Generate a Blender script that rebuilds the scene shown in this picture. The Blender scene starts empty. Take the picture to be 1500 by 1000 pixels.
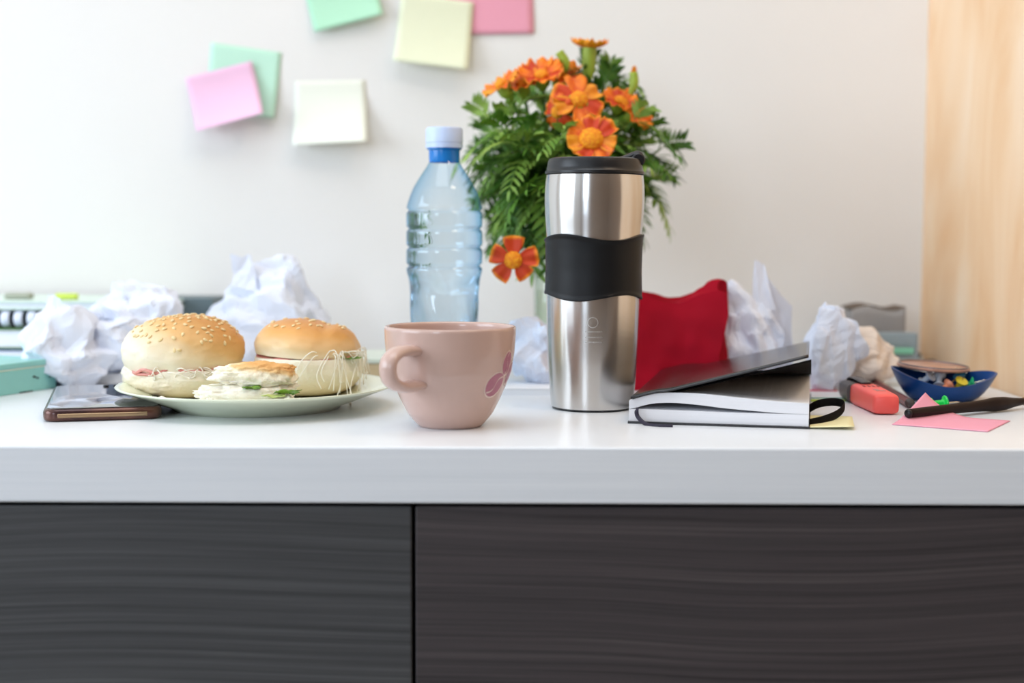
import bpy, bmesh, math, random
from mathutils import Vector, Matrix, noise
from math import sin, cos, pi, tan, atan, radians

SC = bpy.context.scene
COL = SC.collection
TOP = 0.75            # worktop height
CAM_H = 0.139         # camera above the worktop
FPX = 2083.0          # focal length for a 1500 px wide frame
PITCH = radians(4.53)
ROLL = 0.0033

# ---------------------------------------------------------------- camera
cam_pos = Vector((0, 0, TOP + CAM_H))
Fw = Vector((0, cos(PITCH), -sin(PITCH)))
R0 = Vector((1, 0, 0)); U0 = R0.cross(Fw)
Rt = R0 * cos(ROLL) + U0 * sin(ROLL)
Up = Rt.cross(Fw)

def P(px, py, Y):
    """point on the vertical plane at distance Y"""
    d = Fw * FPX + Rt * (px - 750) - Up * (py - 500)
    return cam_pos + d * (Y / d.y)

def PT(px, py, dz=0.0):
    """point on the worktop (raised by dz)"""
    d = Fw * FPX + Rt * (px - 750) - Up * (py - 500)
    return cam_pos + d * ((TOP + dz - cam_pos.z) / d.z)

# ---------------------------------------------------------------- materials
def lin(c):
    c = c / 255.0
    return c / 12.92 if c <= 0.04045 else ((c + 0.055) / 1.055) ** 2.4
def rgb(r, g, b): return (lin(r), lin(g), lin(b), 1.0)

def new_mat(name):
    m = bpy.data.materials.new(name); m.use_nodes = True
    nt = m.node_tree
    return m, nt, nt.nodes['Principled BSDF']

def mat(name, col, rough=0.5, metal=0.0, var=0.0, scale=40.0, col2=None, bump=0.0, bscale=None,
        spec=0.5, sss=0.0, trans=0.0, ior=1.45, coat=0.0, stretch=None, sheen=0.0):
    m, nt, b = new_mat(name)
    b.inputs['Roughness'].default_value = rough
    b.inputs['Metallic'].default_value = metal
    b.inputs['Specular IOR Level'].default_value = spec
    b.inputs['Transmission Weight'].default_value = trans
    b.inputs['IOR'].default_value = ior
    b.inputs['Coat Weight'].default_value = coat
    b.inputs['Sheen Weight'].default_value = sheen
    if sss:
        b.inputs['Subsurface Weight'].default_value = sss
        b.inputs['Subsurface Radius'].default_value = (0.006, 0.004, 0.003)
        b.inputs['Subsurface Scale'].default_value = 1.0
    tc = nt.nodes.new('ShaderNodeTexCoord')
    mp = nt.nodes.new('ShaderNodeMapping')
    nt.links.new(tc.outputs['Object'], mp.inputs['Vector'])
    if stretch: mp.inputs['Scale'].default_value = stretch
    nz = nt.nodes.new('ShaderNodeTexNoise')
    nz.inputs['Scale'].default_value = scale; nz.inputs['Detail'].default_value = 4
    nt.links.new(mp.outputs['Vector'], nz.inputs['Vector'])
    ra = nt.nodes.new('ShaderNodeValToRGB')
    c2 = col2 if col2 else tuple(x * (1 - var) for x in col[:3]) + (1,)
    ra.color_ramp.elements[0].position = 0.35; ra.color_ramp.elements[0].color = c2
    ra.color_ramp.elements[1].position = 0.65; ra.color_ramp.elements[1].color = col
    nt.links.new(nz.outputs['Fac'], ra.inputs['Fac'])
    nt.links.new(ra.outputs['Color'], b.inputs['Base Color'])
    if bump:
        n2 = nt.nodes.new('ShaderNodeTexNoise')
        n2.inputs['Scale'].default_value = bscale or scale * 2; n2.inputs['Detail'].default_value = 5
        nt.links.new(mp.outputs['Vector'], n2.inputs['Vector'])
        bp = nt.nodes.new('ShaderNodeBump'); bp.inputs['Strength'].default_value = bump
        bp.inputs['Distance'].default_value = 0.001
        nt.links.new(n2.outputs['Fac'], bp.inputs['Height'])
        nt.links.new(bp.outputs['Normal'], b.inputs['Normal'])
    return m

def wood_mat(name, cols, xscale, zscale, rough, bump=0.15, wave=0.0, spec=0.5):
    """horizontal grain: noise squeezed across the grain"""
    m, nt, b = new_mat(name)
    b.inputs['Roughness'].default_value = rough
    b.inputs['Specular IOR Level'].default_value = spec
    tc = nt.nodes.new('ShaderNodeTexCoord'); mp = nt.nodes.new('ShaderNodeMapping')
    nt.links.new(tc.outputs['Object'], mp.inputs['Vector'])
    n0 = nt.nodes.new('ShaderNodeTexNoise'); n0.inputs['Scale'].default_value = 3.0
    n0.inputs['Detail'].default_value = 1.0
    nt.links.new(tc.outputs['Object'], n0.inputs['Vector'])
    ad = nt.nodes.new('ShaderNodeVectorMath'); ad.operation = 'MULTIPLY_ADD'
    ad.inputs[1].default_value = (0, 0, wave)
    nt.links.new(n0.outputs['Color'], ad.inputs[0]); nt.links.new(tc.outputs['Object'], ad.inputs[2])
    nt.links.new(ad.outputs[0], mp.inputs['Vector'])
    mp.inputs['Scale'].default_value = (xscale, xscale, zscale)
    nz = nt.nodes.new('ShaderNodeTexNoise'); nz.inputs['Scale'].default_value = 1.0
    nz.inputs['Detail'].default_value = 6; nz.inputs['Roughness'].default_value = 0.65
    nt.links.new(mp.outputs['Vector'], nz.inputs['Vector'])
    ra = nt.nodes.new('ShaderNodeValToRGB')
    el = ra.color_ramp.elements
    el[0].position = 0.3; el[0].color = cols[0]; el[1].position = 0.7; el[1].color = cols[-1]
    for k, c in enumerate(cols[1:-1]):
        e = el.new(0.3 + 0.4 * (k + 1) / (len(cols) - 1)); e.color = c
    nt.links.new(nz.outputs['Fac'], ra.inputs['Fac'])
    nt.links.new(ra.outputs['Color'], b.inputs['Base Color'])
    bp = nt.nodes.new('ShaderNodeBump'); bp.inputs['Strength'].default_value = bump
    bp.inputs['Distance'].default_value = 0.0006
    nt.links.new(nz.outputs['Fac'], bp.inputs['Height']); nt.links.new(bp.outputs['Normal'], b.inputs['Normal'])
    return m

def zramp_mat(name, stops, z0, z1, rough=0.6, nscale=60, namp=0.25, sss=0.1, xmix=0.0, bump=0.3, bscale=200, spec=0.3):
    """colour bakes in with height (object z) plus a sideways lean and noise: crust browning"""
    m, nt, b = new_mat(name)
    b.inputs['Roughness'].default_value = rough; b.inputs['Specular IOR Level'].default_value = spec
    if sss:
        b.inputs['Subsurface Weight'].default_value = sss
        b.inputs['Subsurface Radius'].default_value = (0.006, 0.004, 0.002); b.inputs['Subsurface Scale'].default_value = 1.0
    tc = nt.nodes.new('ShaderNodeTexCoord'); sp = nt.nodes.new('ShaderNodeSeparateXYZ')
    nt.links.new(tc.outputs['Object'], sp.inputs[0])
    mr = nt.nodes.new('ShaderNodeMapRange'); mr.inputs['From Min'].default_value = z0; mr.inputs['From Max'].default_value = z1
    mr.clamp = False
    nt.links.new(sp.outputs['Z'], mr.inputs['Value'])
    nz = nt.nodes.new('ShaderNodeTexNoise'); nz.inputs['Scale'].default_value = nscale; nz.inputs['Detail'].default_value = 4
    nt.links.new(tc.outputs['Object'], nz.inputs['Vector'])
    ma = nt.nodes.new('ShaderNodeMath'); ma.operation = 'MULTIPLY_ADD'; ma.inputs[1].default_value = namp * 2
    nt.links.new(nz.outputs['Fac'], ma.inputs[0]); nt.links.new(mr.outputs[0], ma.inputs[2])
    mb = nt.nodes.new('ShaderNodeMath'); mb.operation = 'MULTIPLY_ADD'; mb.inputs[1].default_value = xmix
    nt.links.new(sp.outputs['X'], mb.inputs[0]); nt.links.new(ma.outputs[0], mb.inputs[2])
    mc = nt.nodes.new('ShaderNodeMath'); mc.operation = 'SUBTRACT'; mc.inputs[1].default_value = namp
    nt.links.new(mb.outputs[0], mc.inputs[0])
    ra = nt.nodes.new('ShaderNodeValToRGB'); el = ra.color_ramp.elements
    el[0].position = stops[0][0]; el[0].color = stops[0][1]
    el[1].position = stops[-1][0]; el[1].color = stops[-1][1]
    for p_, c_ in stops[1:-1]: e = el.new(p_); e.color = c_
    nt.links.new(mc.outputs[0], ra.inputs['Fac']); nt.links.new(ra.outputs['Color'], b.inputs['Base Color'])
    n2 = nt.nodes.new('ShaderNodeTexNoise'); n2.inputs['Scale'].default_value = bscale; n2.inputs['Detail'].default_value = 5
    nt.links.new(tc.outputs['Object'], n2.inputs['Vector'])
    bp = nt.nodes.new('ShaderNodeBump'); bp.inputs['Strength'].default_value = bump; bp.inputs['Distance'].default_value = 0.0015
    nt.links.new(n2.outputs['Fac'], bp.inputs['Height']); nt.links.new(bp.outputs['Normal'], b.inputs['Normal'])
    return m

def thin_glass(name, tint, edge, ior=1.45, rough=0.02):
    m, nt, b = new_mat(name); nt.nodes.remove(b)
    out = nt.nodes['Material Output']
    lw = nt.nodes.new('ShaderNodeLayerWeight'); lw.inputs['Blend'].default_value = 0.35
    mx = nt.nodes.new('ShaderNodeMix'); mx.data_type = 'RGBA'
    mx.inputs['A'].default_value = tint; mx.inputs['B'].default_value = edge
    nt.links.new(lw.outputs['Facing'], mx.inputs['Factor'])
    tr = nt.nodes.new('ShaderNodeBsdfTransparent'); nt.links.new(mx.outputs['Result'], tr.inputs['Color'])
    gl = nt.nodes.new('ShaderNodeBsdfGlossy'); gl.inputs['Roughness'].default_value = rough
    lf = nt.nodes.new('ShaderNodeLayerWeight'); lf.inputs['Blend'].default_value = 0.5
    pw = nt.nodes.new('ShaderNodeMath'); pw.operation = 'POWER'; pw.inputs[1].default_value = 4.5
    fr = nt.nodes.new('ShaderNodeMath'); fr.operation = 'MULTIPLY_ADD'; fr.inputs[1].default_value = .8; fr.inputs[2].default_value = .045
    nt.links.new(lf.outputs['Facing'], pw.inputs[0]); nt.links.new(pw.outputs[0], fr.inputs[0])
    ms = nt.nodes.new('ShaderNodeMixShader')
    nt.links.new(fr.outputs[0], ms.inputs[0]); nt.links.new(tr.outputs[0], ms.inputs[1]); nt.links.new(gl.outputs[0], ms.inputs[2])
    nt.links.new(ms.outputs[0], out.inputs['Surface'])
    return m

# ---------------------------------------------------------------- object helpers
def obj(name, bm, m, parent=None, smooth=True, loc=None, rot=None, solid=0.0, subsurf=0, sharp=None, bevel=0.0):
    bmesh.ops.recalc_face_normals(bm, faces=bm.faces[:])
    me = bpy.data.meshes.new(name); bm.to_mesh(me); bm.free()
    if smooth:
        for p in me.polygons: p.use_smooth = True
        if sharp is not None: me.set_sharp_from_angle(angle=radians(sharp))
    ms = m if isinstance(m, (list, tuple)) else [m]
    for x in ms: me.materials.append(x)
    o = bpy.data.objects.new(name, me); COL.objects.link(o)
    if parent: o.parent = parent
    if loc is not None: o.location = loc
    if rot is not None: o.rotation_euler = rot
    if solid:
        md = o.modifiers.new('solid', 'SOLIDIFY'); md.thickness = solid; md.offset = 0
    if bevel:
        md = o.modifiers.new('bev', 'BEVEL'); md.width = bevel; md.segments = 3
    if subsurf:
        md = o.modifiers.new('sub', 'SUBSURF'); md.levels = subsurf; md.render_levels = subsurf
    return o

def tag(o, label=None, cat=None, group=None, kind=None):
    if label: o['label'] = label
    if cat: o['category'] = cat
    if group: o['group'] = group
    if kind: o['kind'] = kind
    return o

def thing(name, label, cat, loc=(0, 0, 0), rot=(0, 0, 0), group=None):
    o = bpy.data.objects.new(name, None); COL.objects.link(o)
    o.empty_display_size = 0.02
    o.location = loc; o.rotation_euler = rot
    return tag(o, label, cat, group)

def box_bm(x0, x1, y0, y1, z0, z1, bm=None):
    bm = bm or bmesh.new()
    v = [bm.verts.new((x, y, z)) for x in (x0, x1) for y in (y0, y1) for z in (z0, z1)]
    for f in ((0,1,3,2),(4,6,7,5),(0,4,5,1),(2,3,7,6),(0,2,6,4),(1,5,7,3)):
        bm.faces.new([v[i] for i in f])
    return bm

def lathe_bm(prof, segs=64, rfun=None, zfun=None, bm=None, mi=0):
    """prof: (r,z) list; r==0 ends become poles"""
    bm = bm or bmesh.new(); rings = []
    for (r, z) in prof:
        if r <= 1e-7:
            rings.append([bm.verts.new((0, 0, z))])
        else:
            ring = []
            for k in range(segs):
                a = 2 * pi * k / segs
                rr = r * (rfun(a, z) if rfun else 1); zz = z + (zfun(a, r, z) if zfun else 0)
                ring.append(bm.verts.new((rr * cos(a), rr * sin(a), zz)))
            rings.append(ring)
    for A, B in zip(rings, rings[1:]):
        for k in range(segs):
            k2 = (k + 1) % segs
            if len(A) == 1 and len(B) == 1: continue
            if len(A) == 1: f = bm.faces.new((A[0], B[k], B[k2]))
            elif len(B) == 1: f = bm.faces.new((A[k], B[0], A[k2]))
            else: f = bm.faces.new((A[k], B[k], B[k2], A[k2]))
            f.material_index = mi
    return bm

def interp(tab, x):
    if x <= tab[0][0]: return tab[0][1]
    for (a, b), (c, d) in zip(tab, tab[1:]):
        if x <= c:
            t = (x - a) / (c - a); return b + (d - b) * t
    return tab[-1][1]

def smooth_path(pts, n=8):
    pts = [Vector(p) for p in pts]; out = []
    ext = [pts[0] * 2 - pts[1]] + pts + [pts[-1] * 2 - pts[-2]]
    for i in range(1, len(ext) - 2):
        p0, p1, p2, p3 = ext[i-1:i+3]
        for k in range(n):
            t = k / n
            out.append(0.5 * ((2*p1) + (p2-p0)*t + (2*p0-5*p1+4*p2-p3)*t*t + (3*p1-p0-3*p2+p3)*t**3))
    out.append(pts[-1]); return out

def sweep_bm(pts, ra, rb=None, side=None, segs=12, bm=None, cap=True):
    """tube through pts; ra = radius (number, list or function of t) along side, rb across"""
    bm = bm or bmesh.new(); n = len(pts); pts = [Vector(p) for p in pts]; rings = []
    ref = Vector(side) if side else None
    for i, p in enumerate(pts):
        t = (pts[min(i+1, n-1)] - pts[max(i-1, 0)]).normalized()
        if ref is None:
            ref = t.orthogonal().normalized()
        s = (ref - t * ref.dot(t)).normalized()
        if not side: ref = s
        w = t.cross(s)
        f = i / (n - 1)
        a = ra(f) if callable(ra) else ra
        b = (rb(f) if callable(rb) else rb) if rb is not None else a
        rings.append([bm.verts.new(p + s * (a * cos(2*pi*k/segs)) + w * (b * sin(2*pi*k/segs))) for k in range(segs)])
    for A, B in zip(rings, rings[1:]):
        for k in range(segs):
            bm.faces.new((A[k], A[(k+1) % segs], B[(k+1) % segs], B[k]))
    if cap:
        bm.faces.new(rings[0][::-1]); bm.faces.new(rings[-1])
    return bm

def rounded_prism_bm(w, d, h, r, seg=6, bv=0.0, bm=None, off=(0, 0, 0)):
    """box centred in x,y with rounded vertical corners and softened top/bottom rims"""
    bm = bm or bmesh.new()
    def outline(ins):
        pts = []
        rr = max(r - ins, 1e-5)
        for cx, cy, a0 in ((w/2-r, d/2-r, 0), (-w/2+r, d/2-r, pi/2), (-w/2+r, -d/2+r, pi), (w/2-r, -d/2+r, 3*pi/2)):
            for k in range(seg + 1):
                a = a0 + pi/2 * k / seg
                pts.append((cx + rr*cos(a), cy + rr*sin(a)))
        return pts
    lv = []
    if bv:
        for k in range(4): a = pi/2*k/3; lv.append((bv*(1-sin(a)), bv*(1-cos(a))))
        for k in range(4): a = pi/2*k/3; lv.append((bv*(1-cos(a)), h - bv*(1-sin(a))))
    else: lv = [(0, 0), (0, h)]
    rings = [[bm.verts.new((x+off[0], y+off[1], z+off[2])) for x, y in outline(i)] for i, z in lv]
    N = len(rings[0])
    for A, B in zip(rings, rings[1:]):
        for k in range(N): bm.faces.new((A[k], A[(k+1)%N], B[(k+1)%N], B[k]))
    bm.faces.new(rings[0][::-1]); bm.faces.new(rings[-1])
    return bm

def grid_bm(f, nu, nv, bm=None):
    bm = bm or bmesh.new()
    g = [[bm.verts.new(f(i / nu, j / nv)) for j in range(nv + 1)] for i in range(nu + 1)]
    for i in range(nu):
        for j in range(nv):
            bm.faces.new((g[i][j], g[i+1][j], g[i+1][j+1], g[i][j+1]))
    return bm

def prism_xz_bm(lower, upper, y0, y1, bm=None):
    """solid between two (x,z) curves of equal count, extruded in y"""
    bm = bm or bmesh.new(); n = len(lower)
    A = [[bm.verts.new((x, y, z)) for x, z in c] for y in (y0, y1) for c in (lower, upper)]
    l0, u0, l1, u1 = A
    for i in range(n - 1):
        bm.faces.new((l0[i], l0[i+1], u0[i+1], u0[i])); bm.faces.new((l1[i], u1[i], u1[i+1], l1[i+1]))
        bm.faces.new((u0[i], u0[i+1], u1[i+1], u1[i])); bm.faces.new((l0[i], l1[i], l1[i+1], l0[i+1]))
    bm.faces.new((l0[0], u0[0], u1[0], l1[0])); bm.faces.new((l0[-1], l1[-1], u1[-1], u0[-1]))
    return bm

def tri(x):
    x = x - math.floor(x)
    return 4 * abs(x - 0.5) - 1

class Crease:
    """piecewise-linear folds: planar facets meeting in sharp creases"""
    def __init__(s, seed, levels):
        rnd = random.Random(seed); s.w = []
        for cnt, amp, fr in levels:
            for _ in range(cnt):
                d = Vector((rnd.gauss(0,1), rnd.gauss(0,1), rnd.gauss(0,1))).normalized()
                e = Vector((rnd.gauss(0,1), rnd.gauss(0,1), rnd.gauss(0,1))).normalized()
                s.w.append((d, e, amp * rnd.uniform(.7, 1.2), fr * rnd.uniform(.7, 1.3), rnd.random()))
    def __call__(s, p):
        p = p.copy()
        for d, e, a, f, ph in s.w: p += e * (a * tri(p.dot(d) * f + ph))
        return p

BALL = [(3, .20, .42), (5, .15, .8), (6, .08, 1.6), (6, .018, 3.6)]
def ball_bm(c, s, seed, spikes=(), levels=BALL, sub=5, floor=0.0, bm=None, flat=True):
    """crumpled paper ball; c centre (x,y) in local space, s = half sizes, rests on local z=floor"""
    own = bmesh.new(); bmesh.ops.create_icosphere(own, subdivisions=sub, radius=1.0)
    cr = Crease(seed, levels)
    sp = [(Vector(t).normalized(), k, w) for t, k, w in spikes]
    for v in own.verts:
        n = v.co.normalized(); p = cr(v.co)
        for t, k, w in sp:
            d = (n.dot(t) - w) / (1 - w)
            if d > 0: p += t * (k * d ** 1.5)
        v.co = Vector((c[0] + p.x * s[0], c[1] + p.y * s[1], p.z * s[2]))
    zs = [v.co.z for v in own.verts]; z0 = min(zs) * 0.86
    for v in own.verts:
        v.co.z = max(v.co.z - z0, 0.0) + floor + (0.0004 if v.co.z - z0 < 0 else 0)
    if bm is None: return own
    me = bpy.data.meshes.new('tmp'); own.to_mesh(me); own.free(); bm.from_mesh(me); bpy.data.meshes.remove(me)
    return bm

def text_bm(body, size, thick):
    """lettering as mesh"""
    cu = bpy.data.curves.new('t', 'FONT'); cu.body = body; cu.size = size; cu.extrude = thick
    cu.align_x = 'CENTER'; cu.align_y = 'CENTER'
    o = bpy.data.objects.new('t', cu); COL.objects.link(o)
    dg = bpy.context.evaluated_depsgraph_get()
    me = bpy.data.meshes.new_from_object(o.evaluated_get(dg))
    bm = bmesh.new(); bm.from_mesh(me)
    bpy.data.objects.remove(o); bpy.data.curves.remove(cu); bpy.data.meshes.remove(me)
    return bm

# ================================================================ SETTING
BACK = 1.487; FRONT = 0.90; RX = 0.428; LXW = -2.2; ZC = 2.55; REAR = -2.2; ROOM_R = 2.0
m_wall = mat('wall_paint', rgb(238, 235, 231), .85, var=.015, scale=6, bump=.05, bscale=250)
m_white = mat('white_paint', rgb(235, 235, 232), .7, var=.02, scale=5)
m_floor = wood_mat('floor_wood', [rgb(140, 134, 126), rgb(160, 154, 146), rgb(176, 170, 162)], 2, 40, .5)

def struct(name, bm, m, **k):
    o = obj(name, bm, m, smooth=False, **k); o['kind'] = 'structure'; return o
struct('wall_back', box_bm(LXW - .1, ROOM_R + .1, BACK, BACK + .1, 0, ZC), m_wall)
struct('floor', box_bm(LXW - .1, ROOM_R + .1, REAR - .1, BACK + .1, -.1, 0), m_floor)
struct('ceiling', box_bm(LXW - .1, ROOM_R + .1, REAR - .1, BACK + .1, ZC, ZC + .1), m_white)

def holed_wall(axis, pos, th, a0, a1, hole):
    """wall slab with a rectangular opening; axis 'x' = plane x=pos, running in y"""
    h0, h1, z0, z1 = hole; bm = bmesh.new()
    for (p, q, u, v) in ((a0, h0, 0, ZC), (h1, a1, 0, ZC), (h0, h1, 0, z0), (h0, h1, z1, ZC)):
        if axis == 'x': box_bm(pos, pos + th, p, q, u, v, bm)
        else: box_bm(p, q, pos, pos + th, u, v, bm)
    return bm
WL = (-.75, 1.05, 0.85, 2.25)      # window in the left wall (y0,y1,z0,z1)
WR = (-1.75, -.95, 0.95, 2.2)       # window in the rear wall (x0,x1,z0,z1)
struct('wall_left', holed_wall('x', LXW - .1, .1, REAR, BACK, WL), m_wall)
m_tan = mat('taupe_wall_paint', rgb(150, 128, 110), .85, var=.03, scale=6)
struct('wall_rear', holed_wall('y', REAR - .1, .1, LXW, ROOM_R, WR), m_tan)
struct('wall_far_right', box_bm(ROOM_R, ROOM_R + .1, REAR, BACK, 0, ZC), m_tan)
bm = bmesh.new()
for (p, q, u, v) in ((WL[0], WL[1], WL[2], WL[2]+.05), (WL[0], WL[1], WL[3]-.05, WL[3]), (WL[0], WL[0]+.05, WL[2], WL[3]),
                     (WL[1]-.05, WL[1], WL[2], WL[3]), ((WL[0]+WL[1])/2-.03, (WL[0]+WL[1])/2+.03, WL[2], WL[3])):
    box_bm(LXW - .07, LXW - .03, p, q, u, v, bm)
struct('window_1', bm, m_white)
bm = bmesh.new()
for (p, q, u, v) in ((WR[0], WR[1], WR[2], WR[2]+.05), (WR[0], WR[1], WR[3]-.05, WR[3]), (WR[0], WR[0]+.05, WR[2], WR[3]),
                     (WR[1]-.05, WR[1], WR[2], WR[3]), ((WR[0]+WR[1])/2-.03, (WR[0]+WR[1])/2+.03, WR[2], WR[3])):
    box_bm(p, q, REAR - .07, REAR - .03, u, v, bm)
struct('window_2', bm, m_white)

# wood-veneered side wall right of the worktop, swirling pale figure
def birch():
    m, nt, b = new_mat('birch_veneer')
    b.inputs['Roughness'].default_value = .45
    tc = nt.nodes.new('ShaderNodeTexCoord'); mp = nt.nodes.new('ShaderNodeMapping')
    mp.inputs['Scale'].default_value = (1, 2.4, 1.2); mp.inputs['Rotation'].default_value = (radians(24), 0, 0)
    nt.links.new(tc.outputs['Object'], mp.inputs['Vector'])
    nz = nt.nodes.new('ShaderNodeTexNoise'); nz.inputs['Scale'].default_value = 2.2; nz.inputs['Detail'].default_value = 5
    nz.inputs['Distortion'].default_value = 1.6
    nt.links.new(mp.outputs['Vector'], nz.inputs['Vector'])
    ra = nt.nodes.new('ShaderNodeValToRGB'); el = ra.color_ramp.elements
    el[0].position = .32; el[0].color = rgb(232, 184, 134); el[1].position = .72; el[1].color = rgb(247, 222, 194)
    e = el.new(.5); e.color = rgb(241, 205, 166)
    nt.links.new(nz.outputs['Fac'], ra.inputs['Fac']); nt.links.new(ra.outputs['Color'], b.inputs['Base Color'])
    return m
struct('wall_right', box_bm(RX, RX + .03, FRONT - .02, BACK, 0, ZC), birch())

# ---------------------------------------------------------------- worktop and drawers
m_top = wood_mat('white_laminate', [rgb(222, 227, 232), rgb(228, 232, 237), rgb(232, 236, 240)], 3, 260, .32, bump=.06)
wt = obj('worktop', box_bm(-1.30, RX - .0005, FRONT, BACK - .0005, TOP - .0367, TOP), m_top, smooth=False)
md = wt.modifiers.new('b', 'BEVEL'); md.width = .0016; md.segments = 3
tag(wt, 'long white laminate worktop on the dark drawer units against the wall', 'worktop')

m_drawer = wood_mat('charcoal_woodgrain', [rgb(50, 51, 53), rgb(62, 63, 65), rgb(72, 73, 75), rgb(84, 86, 87)], 2.4, 300, .42, bump=.2, wave=.03, spec=.4)
m_drawer_b = wood_mat('charcoal_brown_woodgrain', [rgb(46, 42, 44), rgb(60, 56, 58), rgb(70, 64, 66), rgb(82, 77, 77)], 2.2, 280, .42, bump=.2, wave=.05, spec=.4)
m_carcass = mat('black_carcass', rgb(14, 13, 15), .6, var=.2)
GX = P(605.5, 850, FRONT).x
def cabinet(x0, x1, m, label):
    t = thing('drawer_cabinet', label, 'drawer unit', ((x0+x1)/2, (FRONT+BACK)/2, 0))
    w = (x1-x0)/2; cy = (FRONT+BACK)/2
    obj('body', box_bm(-w+.001, w-.001, FRONT+.032-cy, BACK-.004-cy, .08, TOP-.0375), m_carcass, t, smooth=False)
    obj('plinth', box_bm(-w+.001, w-.001, FRONT+.08-cy, FRONT+.10-cy, .0, .0795), m_carcass, t, smooth=False)
    z = TOP - .0393
    for h in (.212, .212, .200):
        d = obj('drawer', box_bm(-w+.0012, w-.0012, FRONT+.003-cy, FRONT+.0215-cy, z-h, z), m, t, smooth=False)
        md = d.modifiers.new('b', 'BEVEL'); md.width = .0011; md.segments = 2
        z -= h + .003
cabinet(-.93, GX, m_drawer, 'charcoal woodgrain drawer unit under the worktop, left of the gap')
cabinet(GX, RX - .002, m_drawer_b, 'brownish charcoal woodgrain drawer unit under the worktop, right of the gap')

# ================================================================ STICKY NOTES
def wall_note(label, cs, m, curl, group=None, off=.0006, twist=0.0):
    tl, tr, br, bl = [P(x, y, BACK) for x, y in cs]
    o = (tl + tr) / 2
    def f(u, v):
        p = (tl*(1-u) + tr*u)*(1-v) + (bl*(1-u) + br*u)*v - o
        k = max(0, (v - .12) / .88)
        c = off + curl * k ** 1.8 * (1 + twist * (u - .5) * 2)
        return Vector((p.x, -c, p.z + curl * .25 * k ** 3))
    ob = obj('sticky_note', grid_bm(f, 12, 16), m, loc=(o.x, BACK, o.z), solid=.00025)
    return tag(ob, label, 'sticky note', 'sticky notes on the wall')
def paper(name, c, tr=.25, var=.02):
    m, nt, b = new_mat(name)
    b.inputs['Roughness'].default_value = .85; b.inputs['Specular IOR Level'].default_value = .2
    out = nt.nodes['Material Output']
    tc = nt.nodes.new('ShaderNodeTexCoord'); nz = nt.nodes.new('ShaderNodeTexNoise'); nz.inputs['Scale'].default_value = 60
    nt.links.new(tc.outputs['Object'], nz.inputs['Vector'])
    ra = nt.nodes.new('ShaderNodeValToRGB'); ra.color_ramp.elements[0].color = tuple(x*(1-var) for x in c[:3])+(1,)
    ra.color_ramp.elements[1].color = c
    nt.links.new(nz.outputs['Fac'], ra.inputs['Fac']); nt.links.new(ra.outputs['Color'], b.inputs['Base Color'])
    tl = nt.nodes.new('ShaderNodeBsdfTranslucent'); nt.links.new(ra.outputs['Color'], tl.inputs['Color'])
    ms = nt.nodes.new('ShaderNodeMixShader'); ms.inputs[0].default_value = tr
    nt.links.new(b.outputs[0], ms.inputs[1]); nt.links.new(tl.outputs[0], ms.inputs[2]); nt.links.new(ms.outputs[0], out.inputs['Surface'])
    return m
n_mint = paper('mint_note_paper', rgb(192, 240, 208), .1); n_mint2 = paper('pale_mint_note_paper', rgb(206, 246, 224), .1)
n_yel = paper('yellow_note_paper', rgb(244, 246, 216), .1); n_pale = paper('pale_yellow_note_paper', rgb(251, 253, 240), .08)
n_pink = paper('pink_note_paper', rgb(247, 172, 192), .1); n_lilac = paper('lilac_pink_note_paper', rgb(250, 206, 232), .1)
wall_note('mint green note cut off by the top of the photo', [(437,-49),(538,-74),(563,27),(462,52)], n_mint, .010, twist=.3)
wall_note('mint green note half covered by the lilac pink note', [(309,62),(413,77),(403,176),(302,160)], n_mint2, .005, twist=.6)
wall_note('lilac pink note overlapping the mint green note on the wall', [(273,115),(370,90),(393,177),(295,202)], n_lilac, .022, off=.0050, twist=.2)
wall_note('pale yellow note right beside the lilac pink note, lowest on the wall', [(432,119),(535,117),(541,216),(431,221)], n_pale, .020, twist=.3)
wall_note('rose pink note behind the large yellow note at the top', [(650,-58),(780,-58),(782,50),(652,52)], n_pink, .0015)
wall_note('yellow note overlapping the rose pink note at the top', [(588,-9),(694,4),(686,110),(577,96)], n_yel, .014, off=.0032, twist=.2)

# ================================================================ TRAVEL MUG
YM = 1.10
mb_ = PT(867, 597); mx, my = mb_.x, mb_.y; SCM = my / FPX
def zy(y, px=871): return P(px, y, my).z - TOP
def brushed():
    m, nt, b = new_mat('brushed_steel')
    b.inputs['Metallic'].default_value = 1; b.inputs['Base Color'].default_value = (.62, .60, .58, 1)
    b.inputs['Anisotropic'].default_value = .75; b.inputs['Anisotropic Rotation'].default_value = .25
    tc = nt.nodes.new('ShaderNodeTexCoord'); mp = nt.nodes.new('ShaderNodeMapping'); mp.inputs['Scale'].default_value = (60, 60, 5000)
    nt.links.new(tc.outputs['Object'], mp.inputs['Vector'])
    nz = nt.nodes.new('ShaderNodeTexNoise'); nz.inputs['Scale'].default_value = 1; nz.inputs['Detail'].default_value = 3
    nt.links.new(mp.outputs[0], nz.inputs['Vector'])
    mr = nt.nodes.new('ShaderNodeMapRange'); mr.inputs['To Min'].default_value = .22; mr.inputs['To Max'].default_value = .25
    nt.links.new(nz.outputs['Fac'], mr.inputs['Value']); nt.links.new(mr.outputs[0], b.inputs['Roughness'])
    tg = nt.nodes.new('ShaderNodeTangent'); tg.direction_type = 'RADIAL'; tg.axis = 'Z'
    nt.links.new(tg.outputs[0], b.inputs['Tangent'])
    bp = nt.nodes.new('ShaderNodeBump'); bp.inputs['Strength'].default_value = .008; bp.inputs['Distance'].default_value = .0001
    nt.links.new(nz.outputs['Fac'], bp.inputs['Height']); nt.links.new(bp.outputs[0], b.inputs['Normal'])
    return m
m_steel = brushed()
m_rub = mat('black_rubber', rgb(20, 21, 23), .45, spec=.3, var=.1, bump=.05, bscale=600)
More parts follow.
